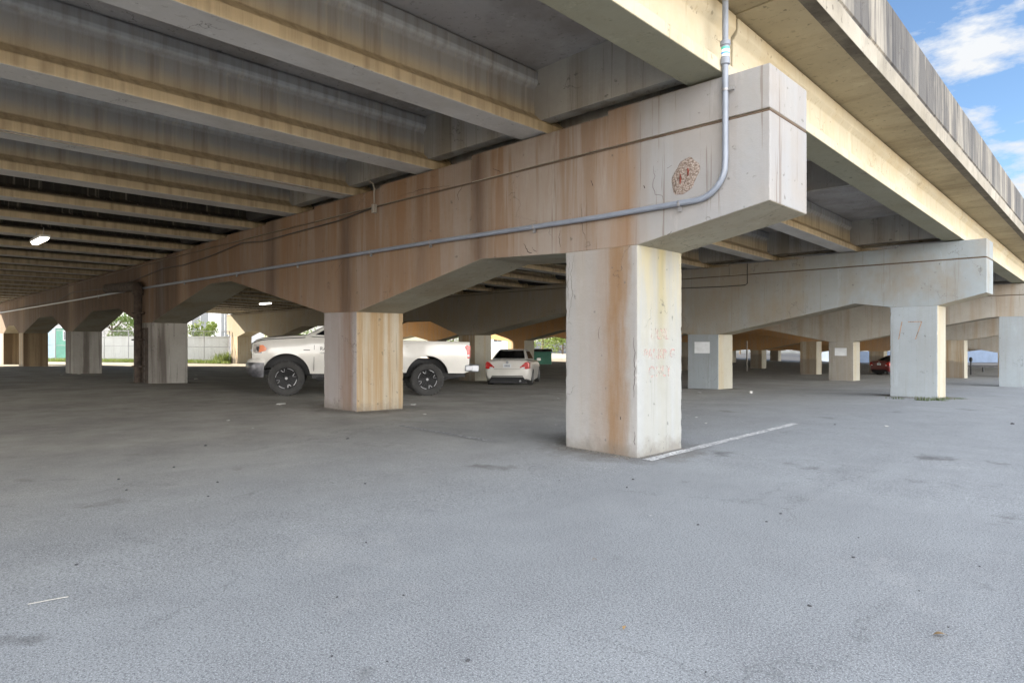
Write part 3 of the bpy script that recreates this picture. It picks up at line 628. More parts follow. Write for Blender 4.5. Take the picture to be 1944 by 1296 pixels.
def clamp(u, h, vert=False, nm='clamp'):
    p = lp(u, -.035, h); m = MB()
    ax = 'z' if vert else 'x'
    c0 = (p.x, p.y, p.z-.015) if vert else (p.x-.015, p.y, p.z)
    m.lathe([(.034,0),(.041,.003),(.041,.027),(.034,.03)], 16, c0, ax)
    if vert: m.box((p.x+.035, .035*S*1-.0, p.z-.02), (p.x+.085, .06*S, p.z+.02)) if False else m.box((p.x+.036, p.y-.01, p.z-.016), (p.x+.10, p.y+.02, p.z+.016))
    else: m.box((p.x-.02, p.y-.008, p.z-.085), (p.x+.02, p.y+.02, p.z-.036))
    m.build(nm, M['steel'], root, smooth=40)
clamp(.33, 1.93, True); clamp(.72, 1.112)
for u, h in ((2.3,1.122),(3.9,1.138),(5.1,1.143),(7.0,1.15),(9.1,1.16),(11.5,1.172),(14.7,1.185),(17.5,1.182)): clamp(u, h)
def cable(name, label, cat, P_, r, mat, group=None, n=7):
    P_ = [Vector(p) for p in P_]; o = P_[0].copy(); rt = MB(); rt.tube([p-o for p in P_], r, n)
    ob = rt.build(name, mat, smooth=50); ob.location = o; return tag(ob, label, cat, group)
cable('cable', 'dark sagging cable strung along the upper face of the brown pier toward the rusty downpipe', 'cable',
      [W(5.05,-.03,1.70), W(5.9,-.03,1.64), W(7.2,-.03,1.62), W(8.1,-.03,1.60), W(8.9,-.03,1.66), W(10.2,-.03,1.56), W(11.6,-.03,1.50), W(12.6,-.03,1.53), W(14.6,-.03,1.40), W(17,-.03,1.34), W(20.2,-.03,1.42), W(22,-.03,1.26), W(26,-.03,1.30), W(29,-.03,1.2)], .012, M['darkcable'])
r2 = empty('junction_box', W(5.03,-.03,1.70)); tag(r2, 'small pale junction box with a short conduit dropping onto the brown pier cap', 'junction box')
m = MB(); m.box((-.035,-.04,-.10), (.035,.04,.06)); m.build('box', M['paleconduit'], r2, bevel=.006)
m = MB(); m.tube([(0,0,.08),(0,0,.36),(-.0,-.03,.44),(.0,-.14,.475)], .014, 8); m.build('drop_pipe', M['paleconduit'], r2, smooth=50)
dv = lambda v: drop(v)-drop(0)
rb = empty('ceiling_conduit', W(5.4,-.1,2.0)); tag(rb, 'thin pale conduit clipped along the underside of a girder overhead', 'conduit')
hh = sup(5.62)+.0
a, b = Vector((-5.56*S, -.12*S, (hh-.0+1)*S)), Vector((-5.56*S, -8.9*S, (hh+1)*S)); o_ = Vector(rb.location)
a.z += -.012; b.z += -.012
m = MB(); m.tube([a-o_, b-o_], .013, 8); m.build('pipe', M['paleconduit'], rb, smooth=50)
for i in range(8):
    p = a.lerp(b, (i+.5)/8)-o_; m = MB(); m.box((p.x-.022, p.y-.012, p.z-.018), (p.x+.022, p.y+.012, p.z+.012)); m.build('clip', M['steel'], rb)
rd = empty('downpipe', W(13.98,-.13,gh(14.0,0))); tag(rd, 'thick rusty downpipe with an elbow at the third column of the brown pier', 'downpipe')
zt = (1.22-gh(14.2,0))*S; m = MB()
m.tube([(0,0,0),(0,0,zt-.25)], .12, 16); m.build('pipe', M['rust'], rd, smooth=40)
m = MB(); m.tube([(0,0,zt-.28),(0,0,zt-.12),(-.05,0,zt-.03),(-.16,0,zt),(-.35,0,zt+.01),(-3.4,0,zt+.12)], .16, 16); m.build('elbow_pipe', M['rust'], rd, smooth=40)
for z_ in (.5, 1.35, 2.2): m = MB(); m.lathe([(.15,0),(.185,.005),(.185,.045),(.15,.05)], 16, (0,0,z_), 'z'); m.box((.15,-.03,z_), (.42,.02,z_+.05)); m.build('collar', M['rust'], rd, smooth=40)
cg = empty('guard_cage', W(13.66,-.08,gh(13.7,0))); tag(cg, 'rusted wire guard cage standing between the downpipe and the column', 'guard')
m = MB()
for i in range(5): m.box((-.26+i*.12,-.012,0), (-.245+i*.12,.012,1.75))
m.build('bars', M['rust'], cg)
m = MB()
for j in range(7): m.box((-.28,-.02,.1+j*.27), (.27,-.012,.125+j*.27))
m.build('rungs', M['rust'], cg)
cable('thin_conduit', 'thin dark conduit with a right-angle bend on the face of the grey-green pier', 'conduit',
      [W(6.6,SPAN-.02,1.33), W(5.0,SPAN-.02,1.30), W(4.55,SPAN-.02,1.305), W(4.5,SPAN-.02,1.34), W(4.5,SPAN-.02,1.80)], .013, M['darkcable'])
for _x in (0,): pass
sp_ = onground(1418,704); cable('standpipe', 'thin pale vertical standpipe in the dark between far columns', 'standpipe', [sp_, sp_+Vector((0,0,2.6))], .06, M['paleconduit'])
# ------------------------------------------------------------------ lamps
M['tube'] = emit('fluorescent_tube_light', (1,.96,.82), 2.2); M['whitebody'] = plain('white_enamel', (.6,.6,.58), .4)
def lamp(u, v, h, label, ln=1.2, rz=0):
    r = empty('strip_light', W(u, v, h), rz); tag(r, label, 'strip light', 'fluorescent strip lights under the deck')
    m = MB(); m.box((-ln/2,-.10,.06), (ln/2,.10,.12)); m.build('housing', M['whitebody'], r, bevel=.008)
    m = MB(); m.prism([(-ln/2+.02,-.085,.059),(-ln/2+.02,-.05,0),(-ln/2+.02,.05,0),(-ln/2+.02,.085,.059)], (ln-.04,0,0)); m.build('diffuser', M['tube'], r)
    for s_ in (-1, 1): m = MB(); m.tube([(s_*ln*.35,0,.12),(s_*ln*.35,0,.30)], .012, 6); m.build('hanger', M['steel'], r)
lamp(10.99,-2.45,1.62,'lit fluorescent strip light hung under the girders at the far left', 1.15)
lamp(22.0,6.6,1.42,'lit strip light seen through the arch above the white pickup', 1.2)
lamp(30.5,-1.0,1.50,'lit strip light at the left edge near the last column', 1.2)
# ------------------------------------------------------------------ vehicles
def paint(name, col, rough=.28):
    t = NT(name); c = t.mix(t.mr(t.noise(1.5, 5, .6), .35, .65), col, tuple(q*.9 for q in col))
    return t.out(c, rough, Coat_Weight=.6, Coat_Roughness=.08, Specular_IOR_Level=.5)
M['white'] = paint('white_car_paint', (.66,.64,.60)); M['red'] = paint('dark_red_car_paint', (.16,.02,.02)); M['black'] = plain('black_plastic', (.018,.018,.02), .6)
M['rubber'] = plain('dusty_tyre_rubber', (.035,.034,.033), .85, var=.25, scale=5); M['chrome'] = plain('dull_chrome', (.30,.31,.33), .35, .7)
M['glass'] = plain('dark_tinted_glass', (.008,.009,.010), .12, Specular_IOR_Level=.25); M['redlens'] = plain('red_lens', (.42,.008,.006), .25, Coat_Weight=.3)
M['amber'] = plain('amber_lens', (.6,.13,.015), .25, Coat_Weight=.3); M['lens'] = plain('clear_headlamp_lens', (.20,.19,.18), .15, .8, var=.8, scale=9, Coat_Weight=1.)
M['rimblack'] = plain('gloss_black_wheel', (.010,.010,.011), .5, Specular_IOR_Level=.3); M['rimcut'] = plain('machined_wheel_edge', (.38,.38,.39), .4, .7)
M['plate'] = plain('licence_plate', (.62,.64,.66), .5); M['ink'] = plain('plate_ink', (.06,.08,.12), .6)
def loft(m, sts, mi=0):
    rings = []
    for x, half in sts:
        rings.append([(x, y, z) for y, z in half]+[(x, -y, z) for y, z in reversed(half[1:-1])])
    n = len(rings[0]); vs = [p for r in rings for p in r]; fs = [tuple(range(n)), tuple(reversed(range((len(rings)-1)*n, len(rings)*n)))]
    for i in range(len(rings)-1):
        for k in range(n): fs.append((i*n+k, (i+1)*n+k, (i+1)*n+(k+1)%n, i*n+(k+1)%n))
    m.add(vs, fs, mi)
def arch_cut(x, z, r, y0, y1, flat=None):
    m = MB(); n = 40; ring = []
    for k in range(n+1):
        a = math.pi*k/n; ring.append((x+r*math.cos(a), z+r*math.sin(a)))
    ring += [(x-r, z-1), (x+r, z-1)]
    m.prism([(p, y0, q) for p, q in ring], (0, y1-y0, 0), 1)
    return m.build('cut', [M['black'], M['black']])
def wheel(parent, x, y, r, wd, side, spoke=8, off=True):
    rt = empty('wheel', (x, y, r)); rt.parent = parent; rt.location = (x, y, r)
    m = MB(); ri = r*.60; h = wd/2
    prof = [(ri,-h*.82),(r*.74,-h),(r*.90,-h*.98),(r*.965,-h*.86),(r*.985,-h*.5),(r*.985,h*.5),(r*.965,h*.86),(r*.90,h*.98),(r*.74,h),(ri,h*.82)]
    m.lathe(prof, 56)
    if off:
        nl = 30
        for k in range(nl):
            for s_ in (-1, 1):
                a = 2*math.pi*(k+.25*s_)/nl; ca, sa = math.cos(a), math.sin(a); ta = Vector((-sa, 0, ca)); ra = Vector((ca, 0, sa))
                w1 = r*.062
                q = [ra*(r*.86)+ta*(-w1)+Vector((0,s_*h*1.0,0)), ra*(r*.86)+ta*w1+Vector((0,s_*h*1.0,0)), ra*(r*.975)+ta*w1+Vector((0,s_*h*.9,0)), ra*(r*.975)+ta*(-w1)+Vector((0,s_*h*.9,0))]
                m.prism(q, Vector((0, s_*.012, 0)))
                q = [ra*(r*.98)+ta*(-w1)+Vector((0,s_*h*.9,0)), ra*(r*.98)+ta*(w1)+Vector((0,s_*h*.9,0)), ra*(r*.98)+ta*(w1*1.1)+Vector((0,s_*h*.1,0)), ra*(r*.98)+ta*(-w1*.7)+Vector((0,s_*h*.1,0))]
                m.prism(q, ra*(r*.022))
    m.build('tyre', M['rubber'], rt, smooth=30)
    s_ = side; m = MB(); f = s_*h
    pr = [(ri*1.02,.80),(ri*1.0,.90),(ri*.93,.86),(ri*.90,.40),(ri*.3,.30),(ri*.3,.52),(ri*.24,.60),(.001,.60)]
    m.lathe([(a, f*b) for a, b in pr], 40)
    for k in range(spoke):
        a = 2*math.pi*k/spoke+.2
        for da in (-.13, .13):
            A = Vector((math.cos(a)*ri*.24, f*.62, math.sin(a)*ri*.24)); B = Vector((math.cos(a+da*1.9)*ri*.92, f*.84, math.sin(a+da*1.9)*ri*.92))
            d = (B-A); sd_ = d.cross(Vector((0,1,0))).normalized()*ri*.045
            m.prism([A-sd_, A+sd_, B+sd_, B-sd_], (0, -f*.12, 0))
    m.build('rim', M['rimblack'] if off else M['rimcut'], rt, smooth=30)
    if off:
        for k in range(spoke//2):                  # machined arcs and forked spoke tips
            m = MB(); a0 = 2*math.pi*k/(spoke//2)+.1; pts = []
            m.tube([(math.cos(a0+t_*.11)*ri*.94, f*.885, math.sin(a0+t_*.11)*ri*.94) for t_ in range(7)], .008, 6)
            m.build('machined_edge', M['rimcut'], rt, smooth=40)
            m = MB(); a1 = a0+1.05
            q = lambda a_, r_: (math.cos(a_)*ri*r_, f*(.60+.27*r_), math.sin(a_)*ri*r_)
            m.tube([q(a1-.16,.9), q(a1-.03,.66), q(a1+.12,.62), q(a1+.22,.9)], .008, 6); m.build('machined_edge', M['rimcut'], rt, smooth=40)
    m = MB(); m.lathe([(ri*.13, f*.62),(ri*.11,f*.70),(.001,f*.70)], 16); m.build('hub_cap', M['steel'], rt, smooth=40)
    return rt
def settle(root, a, b):     # pitch a vehicle so both axles follow the ground
    pass
# ---- lifted pickup
fw, rw = CF(-3.93, 11.25, 0), CF(-1.57, 11.92, 0)
hd = (fw-rw); hd.z = 0; hd.normalize(); left = Vector((-hd.y, hd.x, 0)); rz = math.atan2(hd.y, hd.x)
org = fw-left*.98; org.z = gz(org); rear = org-hd*3.57; pit = math.atan2(gz(rear)-org.z, 3.57)
truck = empty('pickup_truck', org); truck.rotation_euler = (0, pit, rz)
tag(truck, 'lifted white pickup truck with off-road tyres parked behind the brown pier, facing left', 'pickup truck')
def hr(zb, yb, ym, zm, ys, zs_, yt, zt, zc): return [(0,zb),(yb,zb),(ym-.02,zb+(zm-zb)*.45),(ym,zm),(ym-.004,(zm+zs_)/2+.02),(ys,zs_),((ys*.6+yt*.4)+.012,zs_*.45+zt*.55),(yt,zt),(yt*.72,zt+(zc-zt)*.7),(0,zc)]
m = MB(); loft(m, [(.83,hr(.88,.78,.84,.98,.83,1.20,.74,1.32,1.36)),(.76,hr(.84,.86,.91,.98,.90,1.24,.80,1.385,1.42)),(.6,hr(.76,.91,.965,.99,.955,1.27,.86,1.43,1.475)),(.3,hr(.66,.93,1.0,1.0,.985,1.29,.885,1.475,1.52)),(-.2,hr(.62,.94,1.0,1.0,.985,1.31,.88,1.52,1.56)),
 (-.46,hr(.58,.94,1.0,1.0,.985,1.32,.90,1.54,1.57)),(-.62,hr(.57,.94,1.0,1.0,.985,1.32,.945,1.50,1.52)),(-2.80,hr(.57,.94,1.0,1.0,.985,1.32,.95,1.50,1.50))])
body = m.build('body', [M['white'], M['black']], truck)
boolean(body, [arch_cut(0,.50,.575,.50,1.2), arch_cut(0,.50,.575,-1.2,-.50)]); body.name = 'body'
m = MB(); loft(m, [(-2.84,hr(.62,.94,1.0,1.0,.985,1.32,.965,1.47,1.48)),(-4.55,hr(.62,.94,1.0,1.0,.985,1.32,.96,1.47,1.48)),(-4.70,hr(.66,.92,.965,1.0,.955,1.32,.93,1.47,1.48))])
bed = m.build('cargo_bed', [M['white'], M['black']], truck)
cv = MB(); cv.box((-4.62,-.82,.98), (-2.92,.82,1.9), 1)
boolean(bed, [arch_cut(-3.57,.50,.575,.50,1.2), arch_cut(-3.57,.50,.575,-1.2,-.50), cv.build('cut', [M['black'], M['black']])])
# cab
m = MB()
B_ = [(-.44,.90,1.53),(-.44,-.90,1.53),(-2.78,-.92,1.49),(-2.78,.92,1.49)]; T_ = [(-1.16,.68,1.93),(-1.16,-.68,1.93),(-2.60,-.70,1.95),(-2.60,.70,1.95)]
T2 = [(-1.32,.60,1.975),(-1.32,-.60,1.975),(-2.50,-.62,1.985),(-2.50,.62,1.985)]
m.add(B_+T_+T2, [(3,2,1,0),(0,1,5,4),(1,2,6,5),(2,3,7,6),(3,0,4,7),(4,5,9,8),(5,6,10,9),(6,7,11,10),(7,4,8,11),(8,9,10,11)]); cab = m.build('cab', M['white'], truck, bevel=.02)
def panel(name, parent, quad, nrm, mat, th=.008):
    n_ = Vector(nrm).normalized()*.006; m = MB(); m.prism([Vector(q)+n_ for q in quad], n_.normalized()*th); return m.build(name, mat, parent)
def lerp3(a, b, t_): return Vector(a).lerp(Vector(b), t_)
for s_ in (1, -1):
    b0, b1, t0, t1 = Vector((-.44,.90*s_,1.53)), Vector((-2.78,.92*s_,1.49)), Vector((-1.16,.68*s_,1.93)), Vector((-2.60,.70*s_,1.95))
    P4 = lambda a, c: (b0.lerp(b1, a)).lerp(t0.lerp(t1, a), c)
    panel('side_window', truck, [P4(.08,.08), P4(.47,.08), P4(.47,.86), P4(.10,.86), P4(.02,.5)][:4], (0,s_,.55), M['glass'])
    panel('side_window', truck, [P4(.52,.08), P4(.90,.08), P4(.88,.86), P4(.52,.86)], (0,s_,.55), M['glass'])
panel('windshield', truck, [(-.50,.82,1.56),(-.50,-.82,1.56),(-1.12,-.64,1.91),(-1.12,.64,1.91)], (.44,0,.82), M['glass'])
panel('rear_window', truck, [(-2.76,-.6,1.56),(-2.76,.6,1.56),(-2.63,.55,1.90),(-2.63,-.55,1.90)], (-1,0,.3), M['glass'])
m = MB(); m.tube([(-.56,.5,1.585),(-.70,-.15,1.63)], .012, 6); m.build('wiper', M['black'], truck)
for s_ in (1, -1):
    # headlight with amber corner
    m = MB(); q = [(.845,.80*s_,1.06),(.80,.90*s_,1.06),(.62,.965*s_,1.09),(.62,.955*s_,1.27),(.80,.885*s_,1.27),(.845,.78*s_,1.25)]
    def slab(qs, off, mt): mm = MB(); n2 = len(qs); mm.prism(qs, off); return mm.build('headlight', mt, truck, bevel=.004)
    m = MB(); m.add([(.852,.70*s_,1.07),(.80,.905*s_,1.06),(.60,.975*s_,1.07),(.60,.968*s_,1.27),(.79,.905*s_,1.285),(.842,.70*s_,1.27),(.74,.66*s_,1.07),(.62,.82*s_,1.06),(.56,.86*s_,1.07),(.56,.86*s_,1.27),(.62,.82*s_,1.28),(.74,.66*s_,1.27)],
        [(0,1,4,5),(1,2,3,4),(6,11,10,7),(7,10,9,8),(0,5,11,6),(2,8,9,3),(5,4,10,11),(4,3,9,10),(0,6,7,1),(1,7,8,2)]); hl = m.build('headlight', M['lens'], truck)
    m = MB(); m.prism([(.66,.972*s_,1.09),(.50,.992*s_,1.13),(.47,.990*s_,1.19),(.56,.982*s_,1.275),(.64,.968*s_,1.275)], (0,.012*s_,0)); m.build('amber_marker', M['amber'], hl)
    m = MB(); m.prism([(.64,.968*s_,1.13),(.70,.95*s_,1.12),(.72,.945*s_,1.22),(.65,.965*s_,1.24)], (.002,.014*s_,0)); m.build('lamp_bezel', M['black'], hl)
    # tail lamp
    m = MB(); m.prism([(-4.52,.972*s_,1.04),(-4.70,.955*s_,1.02),(-4.72,.94*s_,1.36),(-4.62,.955*s_,1.40),(-4.56,.965*s_,1.36)], (0,.018*s_,0)); tl = m.build('tail_lamp', M['redlens'], truck, bevel=.006)
    m = MB(); m.box((-4.73,.80*s_ if s_ > 0 else -.95,1.04),(-4.70,.95 if s_ > 0 else -.80,1.37)); m.build('tail_lamp', M['redlens'], truck, bevel=.006)
    m = MB(); m.box((-4.70,(.962 if s_ > 0 else -.978),1.07),(-4.62,(.978 if s_ > 0 else -.962),1.13)); m.build('reverse_lens', M['plate'], tl)
m = MB(); m.box((.80,-.66,.93), (.865,.66,1.33)); gr = m.build('grille', M['black'], truck, bevel=.02)
m = MB(); m.box((.86,-.64,1.11), (.885,.64,1.15)); m.box((.86,-.02,.95), (.885,.02,1.31)); m.build('grille_bar', M['chrome'], gr)
def bumper(name, zs3, fs3, mat, tail=.50):
    m = MB(); rings = []
    for z_, f in zip(zs3, fs3):
        pl = [(f,0),(f-.015,.45),(f-.07,.74),(f-.16,.90),(f-.30,.985),(tail,1.0),(tail,.88),(f-.34,.86),(f-.25,.6),(f-.22,0)]
        rings.append([(x, y, z_) for x, y in pl+[(x, -y) for x, y in reversed(pl[1:-1])]])
    n = len(rings[0]); fs = [tuple(range(n)), tuple(range((len(rings)-1)*n, len(rings)*n))]
    for a in range(len(rings)-1):
        for k in range(n): fs.append((a*n+k, a*n+(k+1)%n, (a+1)*n+(k+1)%n, (a+1)*n+k))
    m.add([p for r_ in rings for p in r_], fs); return m.build(name, mat, truck, smooth=40)
bumper('front_bumper', (.47,.54,.66,.78,.83), (.90,.98,1.03,1.03,1.0), plain('scuffed_dark_bumper', (.10,.10,.11), .3, .4, var=.45, scale=6), .53); bumper('bumper_cover', (.832,.88,.93), (1.0,.98,.90), M['white'], .50)
m = MB(); m.box((-4.98,-.96,.66), (-4.72,.96,.86)); m.box((-4.80,-1.0,.68), (-4.58,-.93,.85)); m.box((-4.80,.93,.68), (-4.58,1.0,.85)); m.build('rear_bumper', M['chrome'], truck, bevel=.03)
for x_, n_ in ((-.66,'door_seam'),(-1.85,'door_seam')):
    m = MB(); m.box((x_-.005,.93,.64), (x_+.005,1.003,1.0)); m.box((x_-.005,.93,1.0),(x_+.005,.996,1.3)); m.build(n_, M['black'], truck)
m = MB(); m.box((-2.8,-.93,.44),(-.62,.93,.60)); m.build('chassis', M['black'], truck)
m = MB(); m.box((-4.7,-.45,.50),(.6,.45,.64)); m.tube([(-3.57,-.85,.445),(-3.57,.85,.445)], .06, 10); m.tube([(0,-.85,.445),(0,.85,.445)], .05, 10); m.tube([(-4.5,.35,.5),(-3.9,.55,.42),(-3.2,.5,.48)], .04, 8); m.build('axle_frame', M['black'], truck)
m = MB(); m.tube([(-.75,.96,.44),(-2.75,.96,.44)], .045, 8); m.build('side_step', M['black'], truck)
for s_ in (1, -1):
    m = MB(); hp = [(.80,.845,1.335),(.60,.905,1.40),(.30,.925,1.435),(-.2,.925,1.47),(-.44,.935,1.49)]
    for a, b in zip(hp, hp[1:]):
        A, B = Vector((a[0],a[1]*s_,a[2])), Vector((b[0],b[1]*s_,b[2])); m.prism([A, B, B+Vector((0,.006*s_,-.012)), A+Vector((0,.006*s_,-.012))], (0,.012*s_,.010))
    m.build('hood_seam', M['black'], truck)
    m = MB(); m.tube([(.0+.585*math.cos(math.pi*k/20), .995*s_, .50+.585*math.sin(math.pi*k/20)) for k in range(21)], .016, 6); m.tube([(-3.57+.585*math.cos(math.pi*k/20), .995*s_, .50+.585*math.sin(math.pi*k/20)) for k in range(21)], .016, 6); m.build('arch_trim', M['black'], truck, smooth=50) if False else None
    m = MB(); m.box((-1.62,(.985 if s_ > 0 else -1.02),1.17),(-1.44,(1.02 if s_ > 0 else -.985),1.20)); m.build('door_handle', M['white'], truck, bevel=.008)
    m = MB(); m.box((-.92,(1.02 if s_ > 0 else -1.26),1.50),(-.76,(1.26 if s_ > 0 else -1.02),1.72)); m.build('wing_mirror', M['black'], truck, bevel=.03) if False else None
m = MB(); m.box((-2.835,-.99,.64),(-2.805,.99,1.46)); m.build('cab_gap', M['black'], truck)
dark = plain('dark_badge', (.05,.05,.055), .4)
xzM = lambda x, z, y: Matrix(((-1,0,0,x),(0,0,1,y),(0,1,0,z),(0,0,0,1)))
text('door_badge', 'RAM', .13, dark, truck, xzM(-.93, 1.17, 1.0), .002); text('door_badge', '1500', .07, dark, truck, xzM(-.86, 1.08, 1.0), .002)
m = MB(); m.box((-.56,.99,1.16),(-.40,.998,1.18)); m.build('fender_badge', dark, truck)
m = MB(); m.lathe([(.001,.003),(.075,.003),(.082,0),(.082,-.01)], 24, (-3.02,.985,1.25), 'y'); m.build('fuel_flap', M['white'], truck, smooth=30)
for x_ in (0, -3.57):
    for s_ in (1, -1): wheel(truck, x_, s_*.84, .445, .31, s_)
# ---- cars
def make_car(name, label, pm, loc, rz_, zk=1.0, long=1.0):
    root = empty(name, loc, rz_); tag(root, label, 'car')
    def hc(zb, yb, ym, zm, ys, zs_, yt, zt, zc): return [(y, z*zk) for y, z in [(0,zb),(yb,zb),(ym-.015,(zb+zm)/2),(ym,zm),(ym-.003,(zm+zs_)/2),(ys,zs_),((ys+yt)/2+.015,(zs_*.4+zt*.6)),(yt,zt),(yt*.7,zt+(zc-zt)*.75),(0,zc)]]
    m = MB(); loft(m, [(-2.42,hc(.42,.62,.72,.58,.73,.82,.66,.97,1.0)),(-2.36,hc(.34,.74,.82,.60,.82,.88,.72,1.03,1.06)),(-2.2,hc(.30,.82,.89,.62,.88,.92,.75,1.05,1.085)),(-1.9,hc(.24,.86,.91,.6,.90,.93,.76,1.05,1.09)),(-1.1,hc(.2,.86,.91,.6,.90,.92,.80,1.0,1.04)),
      (0,hc(.2,.86,.91,.6,.90,.90,.80,.97,1.0)),(.95,hc(.2,.86,.91,.6,.90,.88,.79,.97,1.0)),(1.6,hc(.22,.86,.90,.58,.87,.82,.70,.90,.94)),(2.15,hc(.28,.78,.84,.54,.80,.72,.60,.79,.83)),(2.40,hc(.34,.56,.66,.50,.64,.62,.48,.68,.71))])
    bd = m.build('body', [pm, M['black']], root)
    boolean(bd, [arch_cut(x_, .33, .36, *(yy)) for x_ in (-1.42, 1.36) for yy in ((.6,1.1),(-1.1,-.6))])
    m = MB(); b = [(1.12,.72,.99),(1.12,-.72,.99),(-1.92,-.70,1.07),(-1.92,.70,1.07)]; t_ = [(.30,.56,1.40),(.30,-.56,1.40),(-1.02,-.55,1.42),(-1.02,.55,1.42)]; t2 = [(.12,.46,1.455),(.12,-.46,1.455),(-.9,-.46,1.465),(-.9,.46,1.465)]
    sc_ = lambda l_: [(x, y, z*zk) for x, y, z in l_]; b, t_, t2 = sc_(b), sc_(t_), sc_(t2)
    m.add(b+t_+t2, [(3,2,1,0),(0,1,5,4),(1,2,6,5),(2,3,7,6),(3,0,4,7),(4,5,9,8),(5,6,10,9),(6,7,11,10),(7,4,8,11),(8,9,10,11)]); m.build('roof', pm, root, bevel=.04)
    pq = lambda a, b_, c_, d_, i, j: (Vector(a).lerp(Vector(b_), i)).lerp(Vector(d_).lerp(Vector(c_), i), j)
    A, Bq, Cq, Dq = Vector(b[3]), Vector(b[2]), Vector(t_[2]), Vector(t_[3])
    panel('rear_window', root, [pq(A,Bq,Cq,Dq,i,j) for i, j in ((.05,.10),(.95,.10),(.93,.93),(.07,.93))], (-.36,0,.9), M['glass'])
    A, Bq, Cq, Dq = Vector(b[1]), Vector(b[0]), Vector(t_[0]), Vector(t_[1])
    panel('windshield', root, [pq(A,Bq,Cq,Dq,i,j) for i, j in ((.05,.06),(.95,.06),(.93,.94),(.07,.94))], (.42,0,.8), M['glass'])
    for s_ in (1, -1):
        b0, b1, q0, q1 = Vector((1.12,.72*s_,.99*zk)), Vector((-1.92,.70*s_,1.07*zk)), Vector((.30,.56*s_,1.40*zk)), Vector((-1.02,.55*s_,1.42*zk))
        P4 = lambda a, c: (b0.lerp(b1, a)).lerp(q0.lerp(q1, a), c)
        panel('side_window', root, [P4(.14,.08),P4(.48,.08),P4(.50,.88),P4(.10,.88)], (0,s_,.4), M['glass'])
        panel('side_window', root, [P4(.52,.08),P4(.80,.08),P4(.88,.88),P4(.54,.88)], (0,s_,.4), M['glass'])
        m = MB(); m.prism([(x, s_*y, z*zk) for x, y, z in ((-2.462,.48,.77),(-2.45,.74,.715),(-2.41,.86,.73),(-2.40,.855,.93),(-2.42,.79,1.0),(-2.44,.70,.975))], (.26,.03*s_,0)); m.build('tail_lamp', M['redlens'], root, bevel=.008)
        m = MB(); m.box((-2.475,min(.56*s_,.68*s_),.745*zk),(-2.44,max(.56*s_,.68*s_),.79*zk)); m.build('reverse_lamp', M['plate'], root)
        m = MB(); m.prism([(x, s_*y, z*zk) for x, y, z in ((2.36,.50,.62),(2.2,.76,.62),(1.85,.87,.72),(2.0,.80,.76),(2.28,.55,.73))], (.01,.012*s_,.01)); m.build('headlight', M['lens'], root)
        m = MB(); m.box((.62,min(.86*s_,1.03*s_),.95*zk),(.78,max(.86*s_,1.03*s_),1.07*zk)); m.build('wing_mirror', pm, root, bevel=.03)
    m = MB(); m.box((-2.46,-.27,.735*zk),(-2.425,.27,.755*zk)); m.build('trunk_trim', pm, root)
    m = MB(); m.box((-2.450,-.155,.745*zk+.02),(-2.428,.155,.745*zk+.175)); pl = m.build('licence_plate', M['plate'], root)
    mt = Matrix(((0,0,-1,-2.4515),(-1,0,0,0),(0,1,0,.745*zk+.065),(0,0,0,1)))
    text('plate_number', 'ABT 417' if False else 'BKM 482' if False else '', .1, M['ink'], pl, mt) if False else None
    for yy in (-.08,-.03,.03,.08):
        m = MB(); m.box((-2.4525,yy-.013,.745*zk+.06),(-2.4502,yy+.013,.745*zk+.13)); m.build('plate_character', M['ink'], pl)
    m = MB(); m.lathe([(.001,-.012),(.05,-.012),(.055,0)], 16, (-2.43,0,.97*zk), 'x'); m.build('badge', M['chrome'], root, smooth=30)
    m = MB(); m.prism([(-2.40,-.60,.46*zk),(-2.40,.60,.46*zk),(-2.34,.70,.27*zk),(-2.34,-.70,.27*zk)], (-.03,0,0)); m.build('diffuser', M['black'], root)
    m = MB(); m.box((-2.3,-.7,.16),(2.2,.7,.30)); m.build('underbody', M['black'], root)
    m = MB(); m.tube([(-2.44,-.5,.25),(-2.2,-.5,.25)], .035, 10); m.build('exhaust', M['chrome'], root, smooth=40)
    m = MB(); m.box((-2.425,-.52,.705*zk),(-2.40,.52,.713*zk)); m.build('trunk_seam', M['black'], root)
    for x_ in (-1.42, 1.36):
        for s_ in (1, -1): wheel(root, x_, s_*.80, .325, .22, s_, 7, False)
    return root
zc = 17.3; c_ = CF((963-972)/F*zc, zc, 0); al = R(7.5)
hv = (CF(math.sin(al), math.cos(al), 0)-CF(0,0,0)).normalized(); rz2 = math.atan2(hv.y, hv.x)
cen = c_+hv*2.4; cen.z = gz(cen)
make_car('sedan', 'white four-door sedan seen from behind, parked right of the pickup', M['white'], cen, rz2)
p = onground(1672,711); hv2 = (CF(.93,.36,0)-CF(0,0,0)).normalized(); c3 = p+hv2*2.25; c3.z = gz(c3)
make_car('hatchback', 'dark red car mostly hidden behind the column marked 17', M['red'], c3, math.atan2(hv2.y, hv2.x), 1.05)
